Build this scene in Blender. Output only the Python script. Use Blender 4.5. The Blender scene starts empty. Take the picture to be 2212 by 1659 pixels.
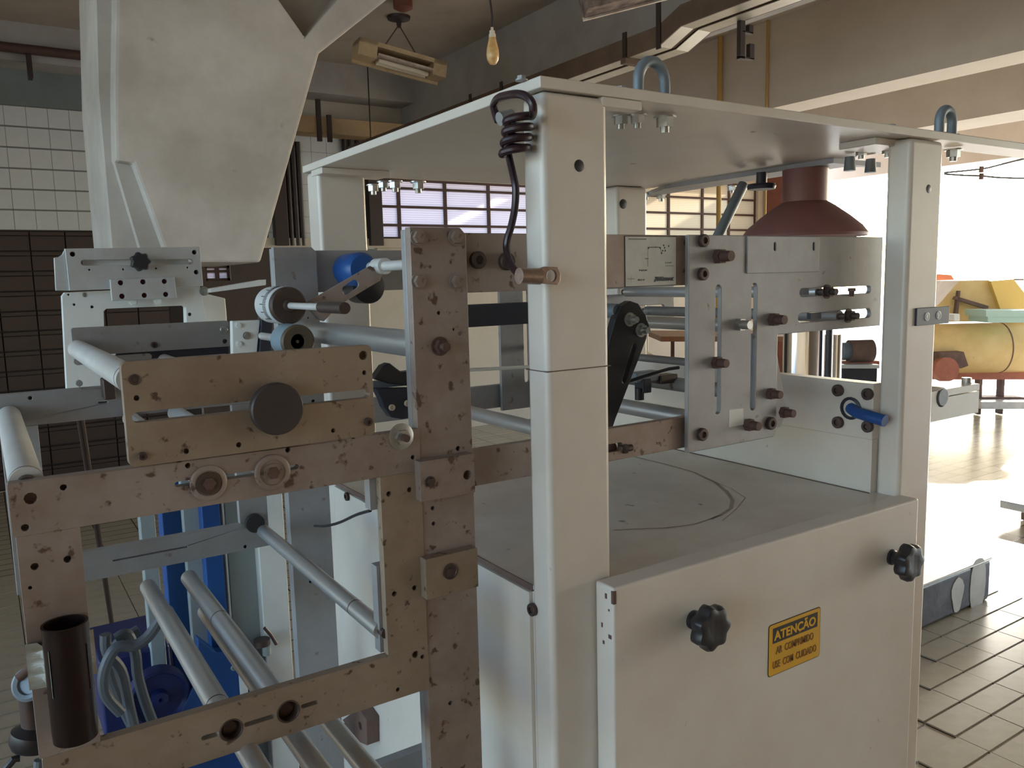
import bpy, math, random
from mathutils import Vector, Matrix
from mathutils.geometry import tessellate_polygon, delaunay_2d_cdt
random.seed(7)
sc = bpy.context.scene
C = sc.collection
PI = math.pi

# ---------------------------------------------------------------- camera
F = 1755.04                                   # focal length in pixels of a 2212 px wide frame
EYE = Vector((0, 0, 1.6))
YAW, PITCH, ROLL = math.radians(56.948), math.radians(-7.4256), math.radians(-1.4028)
FWD = Vector((math.cos(YAW) * math.cos(PITCH), math.sin(YAW) * math.cos(PITCH), math.sin(PITCH)))
_r = Vector((math.sin(YAW), -math.cos(YAW), 0))
_u = _r.cross(FWD)
RT = math.cos(ROLL) * _r + math.sin(ROLL) * _u
UP = -math.sin(ROLL) * _r + math.cos(ROLL) * _u
cd = bpy.data.cameras.new('camera')
cam = bpy.data.objects.new('camera', cd)
C.objects.link(cam)
cam.matrix_world = Matrix(((RT.x, UP.x, -FWD.x, 0), (RT.y, UP.y, -FWD.y, 0), (RT.z, UP.z, -FWD.z, 1.6), (0, 0, 0, 1)))
cd.sensor_fit = 'HORIZONTAL'
cd.sensor_width = 36.0
cd.lens = F * 36.0 / 2212
cd.clip_start = 0.02
cd.clip_end = 300
sc.camera = cam

# ---------------------------------------------------------------- sky, sun, exposure
wd = bpy.data.worlds.new('sky')
sc.world = wd
wd.use_nodes = True
nt = wd.node_tree
nt.nodes.clear()
sky = nt.nodes.new('ShaderNodeTexSky')
sky.sky_type = 'NISHITA'
sky.sun_disc = False
sky.sun_elevation = math.radians(24)
sky.sun_rotation = math.radians(70)
sky.air_density = 1.0
sky.dust_density = 1.2
bg = nt.nodes.new('ShaderNodeBackground')
bg.inputs[1].default_value = 0.95
wo = nt.nodes.new('ShaderNodeOutputWorld')
tint = nt.nodes.new('ShaderNodeMixRGB')
tint.blend_type = 'MULTIPLY'
tint.inputs[0].default_value = 1.0
tint.inputs[2].default_value = (0.92, 1.0, 1.07, 1)
nt.links.new(sky.outputs[0], tint.inputs[1])
nt.links.new(tint.outputs[0], bg.inputs[0])
nt.links.new(bg.outputs[0], wo.inputs[0])
sl = bpy.data.lights.new('sun_offscreen', 'SUN')
sl.energy = 22.0
sl.angle = math.radians(1.0)
sl.color = (1.0, 0.98, 0.96)
so = bpy.data.objects.new('sun_offscreen', sl)
C.objects.link(so)
so.rotation_euler = Vector((-0.90, -0.36, -0.40)).to_track_quat('-Z', 'Y').to_euler()
sc.view_settings.view_transform = 'Standard'
sc.view_settings.look = 'None'
sc.view_settings.gamma = 1.0
sc.view_settings.use_curve_mapping = False
sc.view_settings.exposure = 0.0

# ---------------------------------------------------------------- survey helpers: a sight line met with a real plane
def ray(x, y):
    return FWD + RT * ((x - 1106) / F) - UP * ((y - 829.5) / F)
def pY(x, y, Y):
    d = ray(x, y); return EYE + d * (Y / d.y)
def pX(x, y, X):
    d = ray(x, y); return EYE + d * (X / d.x)
def pZ(x, y, Z):
    d = ray(x, y); return EYE + d * ((Z - 1.6) / d.z)
def pD(x, y, D):
    return EYE + ray(x, y) * D
def xz(x, y, Y):
    p = pY(x, y, Y); return (p.x, p.z)
def mm(px, p):                                 # length that spans px pixels at p
    return px / F * (Vector(p) - EYE).dot(FWD)

# ---------------------------------------------------------------- materials
def mat(name, col, rough=0.5, metal=0.0, col2=None, scale=6.0, amt=0.5, spot=None, spot_scale=60, spot_lo=0.62, bump=0.0, stretch=(1, 1, 1), spec=0.5, detail=6):
    m = bpy.data.materials.new(name)
    m.use_nodes = True
    n = m.node_tree.nodes
    l = m.node_tree.links
    b = n['Principled BSDF']
    b.inputs['Roughness'].default_value = rough
    b.inputs['Metallic'].default_value = metal
    b.inputs['Specular IOR Level'].default_value = spec
    c = (*col, 1)
    b.inputs['Base Color'].default_value = c
    tc = n.new('ShaderNodeTexCoord')
    mp = n.new('ShaderNodeMapping')
    mp.inputs['Scale'].default_value = stretch
    l.new(tc.outputs['Object'], mp.inputs[0])
    out = None
    if col2:
        t = n.new('ShaderNodeTexNoise')
        t.inputs['Scale'].default_value = scale
        t.inputs['Detail'].default_value = detail
        t.inputs['Roughness'].default_value = 0.65
        l.new(mp.outputs[0], t.inputs[0])
        r = n.new('ShaderNodeValToRGB')
        r.color_ramp.elements[0].position = 0.5 - 0.15
        r.color_ramp.elements[0].color = c
        r.color_ramp.elements[1].position = 0.5 + 0.15
        c2 = tuple(col[i] * (1 - amt) + col2[i] * amt for i in range(3))
        r.color_ramp.elements[1].color = (*c2, 1)
        l.new(t.outputs[0], r.inputs[0])
        out = r.outputs[0]
        if bump:
            bp = n.new('ShaderNodeBump')
            bp.inputs['Strength'].default_value = bump
            bp.inputs['Distance'].default_value = 0.004
            l.new(t.outputs[0], bp.inputs['Height'])
            l.new(bp.outputs[0], b.inputs['Normal'])
    if spot:
        t2 = n.new('ShaderNodeTexNoise')
        t2.inputs['Scale'].default_value = spot_scale
        t2.inputs['Detail'].default_value = 3
        l.new(mp.outputs[0], t2.inputs[0])
        r2 = n.new('ShaderNodeValToRGB')
        r2.color_ramp.elements[0].position = spot_lo
        r2.color_ramp.elements[0].color = (0, 0, 0, 1)
        r2.color_ramp.elements[1].position = spot_lo + 0.08
        r2.color_ramp.elements[1].color = (1, 1, 1, 1)
        l.new(t2.outputs[0], r2.inputs[0])
        mx = n.new('ShaderNodeMixRGB')
        l.new(r2.outputs[0], mx.inputs[0])
        if out:
            l.new(out, mx.inputs[1])
        else:
            mx.inputs[1].default_value = c
        mx.inputs[2].default_value = (*spot, 1)
        out = mx.outputs[0]
    if out:
        l.new(out, b.inputs['Base Color'])
    return m

M = {}
M['cream'] = mat('cream paint', (0.70, 0.655, 0.595), 0.36, 0, (0.56, 0.485, 0.415), 2.5, 0.7, (0.36, 0.25, 0.17), 45, 0.73, 0.02)
M['cream_top'] = mat('scuffed cream paint', (0.70, 0.655, 0.595), 0.36, 0, (0.50, 0.42, 0.34), 4.0, 0.8, (0.26, 0.18, 0.12), 30, 0.68, 0.03)
M['bolt'] = mat('dark rusty steel', (0.075, 0.058, 0.055), 0.5, 0.5, (0.11, 0.062, 0.05), 80, 0.7)
M['zinc'] = mat('zinc plated steel', (0.55, 0.56, 0.55), 0.32, 0.9, (0.35, 0.34, 0.30), 60, 0.6)
M['rust'] = mat('rusty stud', (0.10, 0.058, 0.050), 0.6, 0.3, (0.15, 0.085, 0.065), 90, 0.8)
M['alu'] = mat('stained aluminium', (0.36, 0.305, 0.28), 0.48, 0.35, (0.25, 0.18, 0.145), 9, 0.9, (0.12, 0.075, 0.055), 70, 0.625, 0.02)
M['alu_tan'] = mat('tanned aluminium', (0.335, 0.262, 0.200), 0.50, 0.30, (0.24, 0.172, 0.118), 10, 0.9, (0.10, 0.06, 0.04), 75, 0.63, 0.02)
M['alu_grey'] = mat('dull grey aluminium', (0.36, 0.365, 0.38), 0.46, 0.35, (0.27, 0.26, 0.255), 7, 0.9, (0.20, 0.15, 0.13), 40, 0.68, 0.02)
M['alu_far'] = mat('shop soiled aluminium', (0.30, 0.29, 0.28), 0.50, 0.35, (0.20, 0.185, 0.17), 7, 0.9, (0.11, 0.09, 0.07), 45, 0.67)
M['alu_clean'] = mat('clean aluminium', (0.60, 0.62, 0.63), 0.42, 0.35, (0.45, 0.44, 0.43), 8, 0.7)
M['roller'] = mat('turned aluminium roller', (0.62, 0.63, 0.64), 0.34, 0.75, (0.45, 0.43, 0.40), 14, 0.7, stretch=(1, 0.15, 1))
M['roller_pale'] = mat('anodised pale roller', (0.66, 0.66, 0.64), 0.45, 0.25, (0.50, 0.47, 0.44), 9, 0.6)
M['black'] = mat('black plastic', (0.018, 0.017, 0.02), 0.38, 0, (0.035, 0.032, 0.034), 30, 0.5)
M['navy'] = mat('blue black painted steel', (0.022, 0.026, 0.042), 0.45, 0.1, (0.04, 0.04, 0.05), 15, 0.5)
M['redhole'] = mat('primed hole', (0.10, 0.015, 0.02), 0.7)
M['blue'] = mat('blue enamel', (0.008, 0.075, 0.27), 0.4, 0, (0.01, 0.05, 0.22), 8, 0.7)
M['blue_dark'] = mat('worn blue enamel', (0.010, 0.022, 0.13), 0.5, 0, (0.006, 0.008, 0.04), 10, 0.8)
M['cyan'] = mat('light blue enamel', (0.05, 0.32, 0.55), 0.4)
M['white_mach'] = mat('white enamel', (0.78, 0.80, 0.79), 0.35, 0, (0.62, 0.63, 0.60), 5, 0.5)
M['grey_mach'] = mat('grey green enamel', (0.30, 0.35, 0.36), 0.42, 0, (0.24, 0.27, 0.27), 6, 0.7)
M['yellow_sign'] = mat('yellow label', (0.78, 0.42, 0.015), 0.45, 0, (0.60, 0.33, 0.02), 12, 0.5)
M['ink'] = mat('black print', (0.018, 0.013, 0.011), 0.5)
M['ink_brown'] = mat('faded brown print', (0.22, 0.09, 0.015), 0.5)
M['placard'] = mat('placard plate', (0.62, 0.66, 0.68), 0.42, 0, (0.48, 0.49, 0.47), 25, 0.6)
M['ink_blue'] = mat('navy print', (0.03, 0.035, 0.06), 0.5)
M['ink_grey'] = mat('grey print', (0.22, 0.25, 0.27), 0.5)
M['concrete'] = mat('painted concrete', (0.58, 0.54, 0.50), 0.85, 0, (0.40, 0.36, 0.32), 2.2, 0.9, (0.30, 0.25, 0.21), 14, 0.72, 0.08)
M['concrete_grey'] = mat('bare grey concrete', (0.42, 0.40, 0.38), 0.9, 0, (0.33, 0.31, 0.29), 3, 0.8, bump=0.1)
M['ceiling'] = mat('stained ceiling concrete', (0.48, 0.43, 0.37), 0.92, 0, (0.36, 0.30, 0.25), 1.3, 0.9, bump=0.1)
M['beam'] = mat('painted beam', (0.70, 0.64, 0.57), 0.85, 0, (0.60, 0.54, 0.47), 1.6, 0.8, (0.28, 0.20, 0.15), 9, 0.76, 0.05)
M['wall_grey'] = mat('grey wall paint', (0.19, 0.22, 0.225), 0.85, 0, (0.15, 0.175, 0.175), 2.5, 0.8)
M['wall_cream'] = mat('cream wall plaster', (0.56, 0.49, 0.40), 0.85, 0, (0.46, 0.40, 0.32), 2.0, 0.7)
M['wall_slate'] = mat('dark wall paint', (0.17, 0.14, 0.13), 0.85, 0, (0.13, 0.11, 0.10), 2.5, 0.8)
M['tile_white'] = mat('white glazed tile', (0.62, 0.64, 0.64), 0.25, 0, (0.54, 0.56, 0.56), 3, 0.8)
M['grout'] = mat('grey grout', (0.20, 0.20, 0.19), 0.9)
M['tile_brown'] = mat('brown glazed tile', (0.060, 0.034, 0.026), 0.5, 0, (0.045, 0.028, 0.022), 4, 0.9)
M['grout_dark'] = mat('dark brown grout', (0.028, 0.020, 0.017), 0.9)
M['iron'] = mat('brown painted iron', (0.09, 0.042, 0.032), 0.6, 0.1, (0.05, 0.03, 0.025), 10, 0.7)
M['iron_red'] = mat('red oxide iron', (0.22, 0.07, 0.045), 0.6, 0, (0.14, 0.05, 0.035), 9, 0.7)
M['pipe'] = mat('dark brown pipe', (0.030, 0.016, 0.014), 0.5)
M['tray_side'] = mat('brown oxidised tray', (0.16, 0.10, 0.065), 0.6, 0.2, (0.09, 0.055, 0.04), 5, 0.8)
M['tray_pale'] = mat('galvanised tray', (0.62, 0.58, 0.48), 0.35, 0.35, (0.45, 0.41, 0.33), 5, 0.7)
M['tray_yellow'] = mat('ochre duct', (0.36, 0.24, 0.12), 0.7, 0, (0.25, 0.16, 0.08), 5, 0.8)
M['yellow_tube'] = mat('ochre conduit', (0.50, 0.31, 0.09), 0.55)
M['lamp_cream'] = mat('cream lamp housing', (0.58, 0.45, 0.28), 0.55, 0, (0.40, 0.28, 0.16), 8, 0.8)
M['lamp_white'] = mat('white reflector', (0.70, 0.66, 0.60), 0.35, 0, (0.40, 0.26, 0.18), 12, 0.8)
M['grime'] = mat('charred grime', (0.045, 0.022, 0.018), 0.8, 0, (0.30, 0.22, 0.18), 14, 0.9, bump=0.4)
M['amber'] = mat('amber coated bulb', (0.66, 0.36, 0.12), 0.2, 0, (0.85, 0.62, 0.34), 30, 0.7)
M['porcelain'] = mat('porcelain holder', (0.72, 0.64, 0.52), 0.35)
M['lift'] = mat('blue grey lifting eye', (0.20, 0.24, 0.28), 0.5, 0.3, (0.14, 0.16, 0.19), 12, 0.7)
M['cord'] = mat('maroon rubber cord', (0.028, 0.012, 0.016), 0.32)
M['lug'] = mat('tinned copper lug', (0.36, 0.27, 0.22), 0.38, 0.8, (0.20, 0.13, 0.10), 60, 0.8)
M['hood_red'] = mat('red brown hood', (0.21, 0.085, 0.08), 0.5, 0, (0.15, 0.06, 0.06), 6, 0.6)
M['tank'] = mat('yellow enamelled tank', (0.78, 0.58, 0.26), 0.45, 0, (0.66, 0.46, 0.18), 5, 0.7, (0.36, 0.24, 0.12), 20, 0.74)
M['tank_bright'] = mat('bright yellow hood', (0.85, 0.58, 0.16), 0.5)
M['mint'] = mat('mint painted box', (0.46, 0.66, 0.60), 0.5)
M['redoxide'] = mat('red oxide paint', (0.45, 0.15, 0.09), 0.6, 0, (0.30, 0.10, 0.07), 9, 0.7)
M['brown_steel'] = mat('dusty brown steel', (0.18, 0.11, 0.085), 0.7, 0, (0.10, 0.06, 0.05), 12, 0.8)
M['wood'] = mat('brown wood', (0.26, 0.12, 0.055), 0.5, 0, (0.18, 0.08, 0.04), 12, 0.7, stretch=(1, 6, 1))
M['card'] = mat('pale cardboard', (0.60, 0.50, 0.38), 0.8, 0, (0.50, 0.41, 0.31), 6, 0.6)
M['board'] = mat('tan board', (0.48, 0.36, 0.22), 0.7, 0, (0.38, 0.27, 0.16), 7, 0.7)
M['plastic_sheet'] = mat('pale plastic sheet', (0.62, 0.64, 0.63), 0.3, 0, (0.45, 0.46, 0.46), 9, 0.8)
M['black_wrap'] = mat('black stretch wrap', (0.030, 0.026, 0.032), 0.28, 0, (0.30, 0.30, 0.31), 8, 0.35, bump=0.5)
M['dirt'] = mat('brown water stain', (0.34, 0.27, 0.20), 0.6, 0, (0.45, 0.38, 0.30), 40, 0.8)
M['chrome'] = mat('polished chrome', (0.75, 0.75, 0.76), 0.12, 1.0)
M['hose'] = mat('grey rubber hose', (0.075, 0.085, 0.10), 0.5)
M['tarred'] = mat('tarred rubber', (0.008, 0.006, 0.007), 0.25, 0, (0.030, 0.013, 0.010), 16, 0.6, stretch=(1, 1, 0.3), bump=0.2, spec=0.25)
M['tape'] = mat('grimy clear tape', (0.34, 0.33, 0.29), 0.25, 0, (0.22, 0.19, 0.14), 20, 0.9, bump=0.5, stretch=(1, 1, 3))
M['dial'] = mat('white dial drum', (0.62, 0.63, 0.64), 0.4, 0, (0.52, 0.52, 0.52), 9, 0.5)
M['disc_brown'] = mat('rusted disc', (0.085, 0.055, 0.040), 0.55, 0.2, (0.05, 0.03, 0.025), 14, 0.8)
M['disc_olive'] = mat('olive brass disc', (0.15, 0.115, 0.075), 0.5, 0.3, (0.09, 0.07, 0.05), 10, 0.8)
M['rim_blue'] = mat('blue grey rim', (0.30, 0.40, 0.47), 0.4, 0.3)
M['knob_grey'] = mat('grey bakelite knob', (0.060, 0.045, 0.042), 0.45, 0.1, (0.04, 0.032, 0.03), 8, 0.7)
M['outside'] = mat('sunlit concrete yard', (0.60, 0.56, 0.50), 0.9, 0, (0.50, 0.46, 0.40), 1.0, 0.8)

def floor_material():
    m = bpy.data.materials.new('quarry tile paving')
    m.use_nodes = True
    n, l = m.node_tree.nodes, m.node_tree.links
    b = n['Principled BSDF']
    tc = n.new('ShaderNodeTexCoord')
    mp = n.new('ShaderNodeMapping')
    mp.inputs['Location'].default_value = (-2.68 + 0.0015, -1.371 + 0.004, 0)
    l.new(tc.outputs['Object'], mp.inputs[0])
    br = n.new('ShaderNodeTexBrick')
    br.offset = 0.0
    br.inputs['Scale'].default_value = 1.0
    br.inputs['Brick Width'].default_value = 0.24
    br.inputs['Row Height'].default_value = 0.1125
    br.inputs['Mortar Size'].default_value = 0.004
    br.inputs['Color1'].default_value = (0.42, 0.37, 0.285, 1)
    br.inputs['Color2'].default_value = (0.37, 0.325, 0.245, 1)
    br.inputs['Mortar'].default_value = (0.05, 0.045, 0.04, 1)
    l.new(mp.outputs[0], br.inputs[0])
    l.new(br.outputs[0], b.inputs['Base Color'])
    b.inputs['Roughness'].default_value = 0.26
    return m
M['floor'] = floor_material()
M['floor_tile'] = mat('tan quarry tile', (0.44, 0.39, 0.30), 0.24, 0, (0.34, 0.30, 0.22), 5, 0.8)
M['joint'] = mat('dark joint', (0.05, 0.045, 0.04), 0.8)

def pane_material(name, col, tr):
    m = bpy.data.materials.new(name)
    m.use_nodes = True
    n, l = m.node_tree.nodes, m.node_tree.links
    n.clear()
    o = n.new('ShaderNodeOutputMaterial')
    t = n.new('ShaderNodeBsdfTranslucent')
    tc = n.new('ShaderNodeTexCoord')
    w = n.new('ShaderNodeTexWave')
    w.bands_direction = 'Z'
    w.inputs['Scale'].default_value = 14
    w.inputs['Distortion'].default_value = 0.4
    r = n.new('ShaderNodeValToRGB')
    r.color_ramp.elements[0].color = (*[c * 0.78 for c in col], 1)
    r.color_ramp.elements[1].color = (*col, 1)
    l.new(tc.outputs['Object'], w.inputs[0])
    l.new(w.outputs[0], r.inputs[0])
    l.new(r.outputs[0], t.inputs[0])
    g = n.new('ShaderNodeBsdfGlossy')
    g.inputs['Roughness'].default_value = 0.15
    mx = n.new('ShaderNodeMixShader')
    mx.inputs[0].default_value = 0.06
    l.new(t.outputs[0], mx.inputs[1])
    l.new(g.outputs[0], mx.inputs[2])
    l.new(mx.outputs[0], o.inputs[0])
    return m
M['pane'] = pane_material('ribbed window glass', (0.62, 0.58, 0.62), 0)
M['pane_warm'] = pane_material('ribbed amber window glass', (0.50, 0.43, 0.34), 0)

# ---------------------------------------------------------------- mesh builder
W = {}                                         # world position of every object built
def basis(d):
    d = Vector(d).normalized()
    a = Vector((0, 0, 1)) if abs(d.z) < 0.9 else Vector((1, 0, 0))
    u = d.cross(a).normalized()
    return u, d.cross(u).normalized(), d

class MB:
    def __init__(s):
        s.v, s.f, s.m = [], [], []
        s.flat = False
    def add(s, v, f, mi=0):
        o = len(s.v)
        s.v += [tuple(p) for p in v]
        s.f += [tuple(i + o for i in q) for q in f]
        s.m += [mi] * len(f)
        return s
    def box(s, x0, x1, y0, y1, z0, z1, mi=0):
        v = [(x, y, z) for x in (x0, x1) for y in (y0, y1) for z in (z0, z1)]
        return s.add(v, [(0, 1, 3, 2), (4, 6, 7, 5), (0, 4, 5, 1), (2, 3, 7, 6), (0, 2, 6, 4), (1, 5, 7, 3)], mi)
    def cyl(s, a, b, r, r2=None, n=20, mi=0, cap=True):
        a, b = Vector(a), Vector(b)
        r2 = r if r2 is None else r2
        u, w, d = basis(b - a)
        v = []
        for k in range(n):
            t = 2 * PI * k / n
            q = u * math.cos(t) + w * math.sin(t)
            v += [a + q * r, b + q * r2]
        f = [(2 * k, 2 * ((k + 1) % n), 2 * ((k + 1) % n) + 1, 2 * k + 1) for k in range(n)]
        if cap:
            f += [tuple(2 * k for k in range(n))[::-1], tuple(2 * k + 1 for k in range(n))]
        return s.add(v, f, mi)
    def lathe(s, a, d, prof, n=24, mi=0):      # prof: (radius, distance along d)
        a = Vector(a)
        u, w, d = basis(d)
        v, f = [], []
        for r, h in prof:
            for k in range(n):
                t = 2 * PI * k / n
                v.append(a + d * h + (u * math.cos(t) + w * math.sin(t)) * r)
        for i in range(len(prof) - 1):
            for k in range(n):
                k2 = (k + 1) % n
                f.append((i * n + k, i * n + k2, (i + 1) * n + k2, (i + 1) * n + k))
        if prof[0][0] > 1e-6:
            f.append(tuple(range(n))[::-1])
        if prof[-1][0] > 1e-6:
            f.append(tuple((len(prof) - 1) * n + k for k in range(n)))
        return s.add(v, f, mi)
    def tube(s, pts, r, n=10, mi=0, taper=None):
        pts = [Vector(p) for p in pts]
        v, f = [], []
        prev = None
        for i, p in enumerate(pts):
            d = (pts[min(i + 1, len(pts) - 1)] - pts[max(i - 1, 0)]).normalized()
            if prev is None:
                u, w, _ = basis(d)
            else:
                u = (prev - d * prev.dot(d)).normalized()
                w = d.cross(u)
            prev = u
            rr = r if taper is None else taper[i]
            for k in range(n):
                t = 2 * PI * k / n
                v.append(p + (u * math.cos(t) + w * math.sin(t)) * rr)
        for i in range(len(pts) - 1):
            for k in range(n):
                k2 = (k + 1) % n
                f.append((i * n + k, i * n + k2, (i + 1) * n + k2, (i + 1) * n + k))
        f += [tuple(range(n))[::-1], tuple((len(pts) - 1) * n + k for k in range(n))]
        return s.add(v, f, mi)
    def plate(s, outline, y0, t, holes=(), blind=(), axis='Y', mi=0, dark=1):
        """outline in plane coordinates (X,Z) (axis Y) or (Y,Z) (axis X) or (X,Y) (axis Z); holes go through, blind ones have a dark floor"""
        def P(q, h):
            if axis == 'Y': return (q[0], h, q[1])
            if axis == 'X': return (h, q[0], q[1])
            return (q[0], q[1], h)
        s.flat = True
        loops = [list(outline)] + [list(h) for h in holes] + [list(h) for h in blind]
        flat = [q for lp in loops for q in lp]
        n = len(flat)
        edges, o = [], 0
        for lp in loops:
            edges += [(o + i, o + (i + 1) % len(lp)) for i in range(len(lp))]
            o += len(lp)
        cv, _, tri, _, _, _ = delaunay_2d_cdt([Vector(q) for q in flat], edges, [], 1, 1e-7)
        if len(cv) != n or not tri:
            tri = tessellate_polygon([[Vector((q[0], q[1], 0)) for q in lp] for lp in loops])
        else:
            tri = [[min(range(n), key=lambda k, c=cv[i]: (flat[k][0] - c.x) ** 2 + (flat[k][1] - c.y) ** 2) for i in f_] for f_ in tri]
            def inside(p, lp):
                r_ = False
                for i in range(len(lp)):
                    (xa, ya_), (xb, yb_) = lp[i - 1], lp[i]
                    if (ya_ > p[1]) != (yb_ > p[1]) and p[0] < (xb - xa) * (p[1] - ya_) / (yb_ - ya_) + xa:
                        r_ = not r_
                return r_
            cen = lambda t_: (sum(flat[i][0] for i in t_) / 3, sum(flat[i][1] for i in t_) / 3)
            tri = [t_ for t_ in tri if inside(cen(t_), loops[0]) and not any(inside(cen(t_), lp) for lp in loops[1:])]
        v = [P(q, y0) for q in flat] + [P(q, y0 + t) for q in flat]
        f = [tuple(q) for q in tri] + [tuple(i + n for i in q)[::-1] for q in tri]
        o = 0
        for lp in loops:
            k = len(lp)
            for i in range(k):
                a, b = o + i, o + (i + 1) % k
                f.append((a, b, b + n, a + n))
            o += k
        s.add(v, f, mi)
        for lp in blind:
            s.add([P(q, y0 + t * 0.92) for q in lp], [tuple(range(len(lp)))], dark)
        return s
    def build(s, name, mats, parent=None, bevel=0.0, at=(0, 0, 0), smooth=True, sharp=35):
        me = bpy.data.meshes.new(name)
        at = Vector(at)
        me.from_pydata([tuple(Vector(p) - at) for p in s.v], [], s.f)
        if not isinstance(mats, (list, tuple)):
            mats = [mats]
        for q in mats:
            me.materials.append(M[q])
        for i, p in enumerate(me.polygons):
            p.material_index = min(s.m[i], len(mats) - 1)
        import bmesh
        bm = bmesh.new()
        bm.from_mesh(me)
        bmesh.ops.recalc_face_normals(bm, faces=bm.faces)
        bm.to_mesh(me)
        bm.free()
        if smooth and not s.flat:
            for p in me.polygons:
                p.use_smooth = True
            me.set_sharp_from_angle(angle=math.radians(sharp))
        o = put(name, me, at, parent)
        if bevel:
            b = o.modifiers.new('edge', 'BEVEL')
            b.width = bevel
            b.segments = 2
            b.limit_method = 'ANGLE'
            b.angle_limit = math.radians(40)
            b.harden_normals = not s.flat
        return o

def put(name, me, at=(0, 0, 0), parent=None, rot=None):
    o = bpy.data.objects.new(name, me)
    C.objects.link(o)
    o.location = at
    if rot:
        o.rotation_euler = rot
    W[o.name] = Vector(at)
    if parent:
        o.parent = parent
        o.matrix_parent_inverse = Matrix.Translation(-W[parent.name])
    return o
def thing(name, label, cat, at, group=None):
    o = bpy.data.objects.new(name, None)
    o.empty_display_size = 0.05
    C.objects.link(o)
    o.location = at
    W[o.name] = Vector(at)
    return tag(o, label, cat, group)
def tag(o, label, cat, group=None):
    o['label'] = label
    o['category'] = cat
    if group:
        o['group'] = group
    return o
def struct(o, label=None):
    o['kind'] = 'structure'
    if label:
        o['label'] = label
    return o

def circ(c, r, n=12):
    return [(c[0] + r * math.cos(2 * PI * k / n), c[1] + r * math.sin(2 * PI * k / n)) for k in range(n)]
def slot(a, b, r, n=6):
    """stadium between a and b"""
    ang = math.atan2(b[1] - a[1], b[0] - a[0])
    out = [(b[0] + r * math.cos(ang - PI / 2 + PI * k / n), b[1] + r * math.sin(ang - PI / 2 + PI * k / n)) for k in range(n + 1)]
    out += [(a[0] + r * math.cos(ang + PI / 2 + PI * k / n), a[1] + r * math.sin(ang + PI / 2 + PI * k / n)) for k in range(n + 1)]
    return out
def rect(x0, x1, z0, z1, r=0.0, n=4):
    if r <= 0:
        return [(x0, z0), (x1, z0), (x1, z1), (x0, z1)]
    out = []
    for cx, cz, a0 in ((x1 - r, z0 + r, -PI / 2), (x1 - r, z1 - r, 0), (x0 + r, z1 - r, PI / 2), (x0 + r, z0 + r, PI)):
        for k in range(n + 1):
            t = a0 + PI / 2 * k / n
            out.append((cx + r * math.cos(t), cz + r * math.sin(t)))
    return out
def hslot(p, q, Y, r):                         # level slot from two sighted ends
    a, b = xz(*p, Y), xz(*q, Y)
    z = (a[1] + b[1]) / 2
    return slot((a[0], z), (b[0], z), r)
def vslot(p, q, Y, r):
    a, b = xz(*p, Y), xz(*q, Y)
    x = (a[0] + b[0]) / 2
    return slot((x, a[1]), (x, b[1]), r)

# ---------------------------------------------------------------- shared fasteners (facing -Y)
_fast = {}
def fastener(style, r, mats):
    k = (style, round(r, 4), mats)
    if k in _fast:
        return _fast[k]
    b = MB()
    if style == 'hex':
        b.cyl((0, 0, 0), (0, -0.22 * r, 0), r * 1.08, n=20)
        b.cyl((0, -0.22 * r, 0), (0, -0.80 * r, 0), r * 0.86, r * 0.80, n=6)
    elif style == 'cap':
        b.lathe((0, 0, 0), (0, -1, 0), [(r, 0), (r, 0.55 * r), (r * 0.9, 0.68 * r), (r * 0.5, 0.70 * r), (r * 0.46, 0.35 * r), (0, 0.33 * r)], 18)
    elif style == 'dome':
        b.lathe((0, 0, 0), (0, -1, 0), [(r, 0), (r * 0.97, 0.12 * r), (r * 0.6, 0.2 * r), (0, 0.22 * r)], 20)
    elif style == 'flat':
        b.lathe((0, 0, 0), (0, -1, 0), [(r, 0), (r, 0.12 * r), (r * 0.82, 0.16 * r), (r * 0.72, 0.05 * r), (r * 0.45, 0.05 * r), (r * 0.40, 0.14 * r), (0, 0.14 * r)], 18)
    elif style == 'stud':
        b.cyl((0, 0, 0), (0, -0.15 * r, 0), r * 1.1, n=20)
        b.cyl((0, -0.15 * r, 0), (0, -0.85 * r, 0), r * 0.85, n=6)
        b.cyl((0, -0.85 * r, 0), (0, -1.7 * r, 0), r * 0.5, n=14)
    elif style == 'peg':
        b.cyl((0, 0, 0), (0, -0.9 * r, 0), r, n=6)
        b.cyl((0, -0.9 * r, 0), (0, -2.3 * r, 0), r * 0.72, r * 0.66, n=14)
    elif style == 'hang':                       # nut and bolt end hanging under a plate
        b.cyl((0, 0, 0), (0, -0.18 * r, 0), r * 1.25, n=18)
        b.cyl((0, -0.18 * r, 0), (0, -1.15 * r, 0), r * 0.95, n=6)
        b.cyl((0, -1.15 * r, 0), (0, -1.75 * r, 0), r * 0.5, n=12)
    o = b.build('fastener', list(mats))
    me = o.data
    bpy.data.objects.remove(o)
    _fast[k] = me
    return me
def bolt(parent, p, px, style='hex', mats=('bolt',), rot=None, name='bolt', dy=0.0):
    r = px if px < 0.2 else mm(px, p)
    return put(name, fastener(style, r, mats), Vector(p) + Vector((0, dy, 0)), parent, rot)
DOWN = (PI / 2, 0, 0)
LEFT = (0, 0, -PI / 2)
RIGHT = (0, 0, PI / 2)

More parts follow.
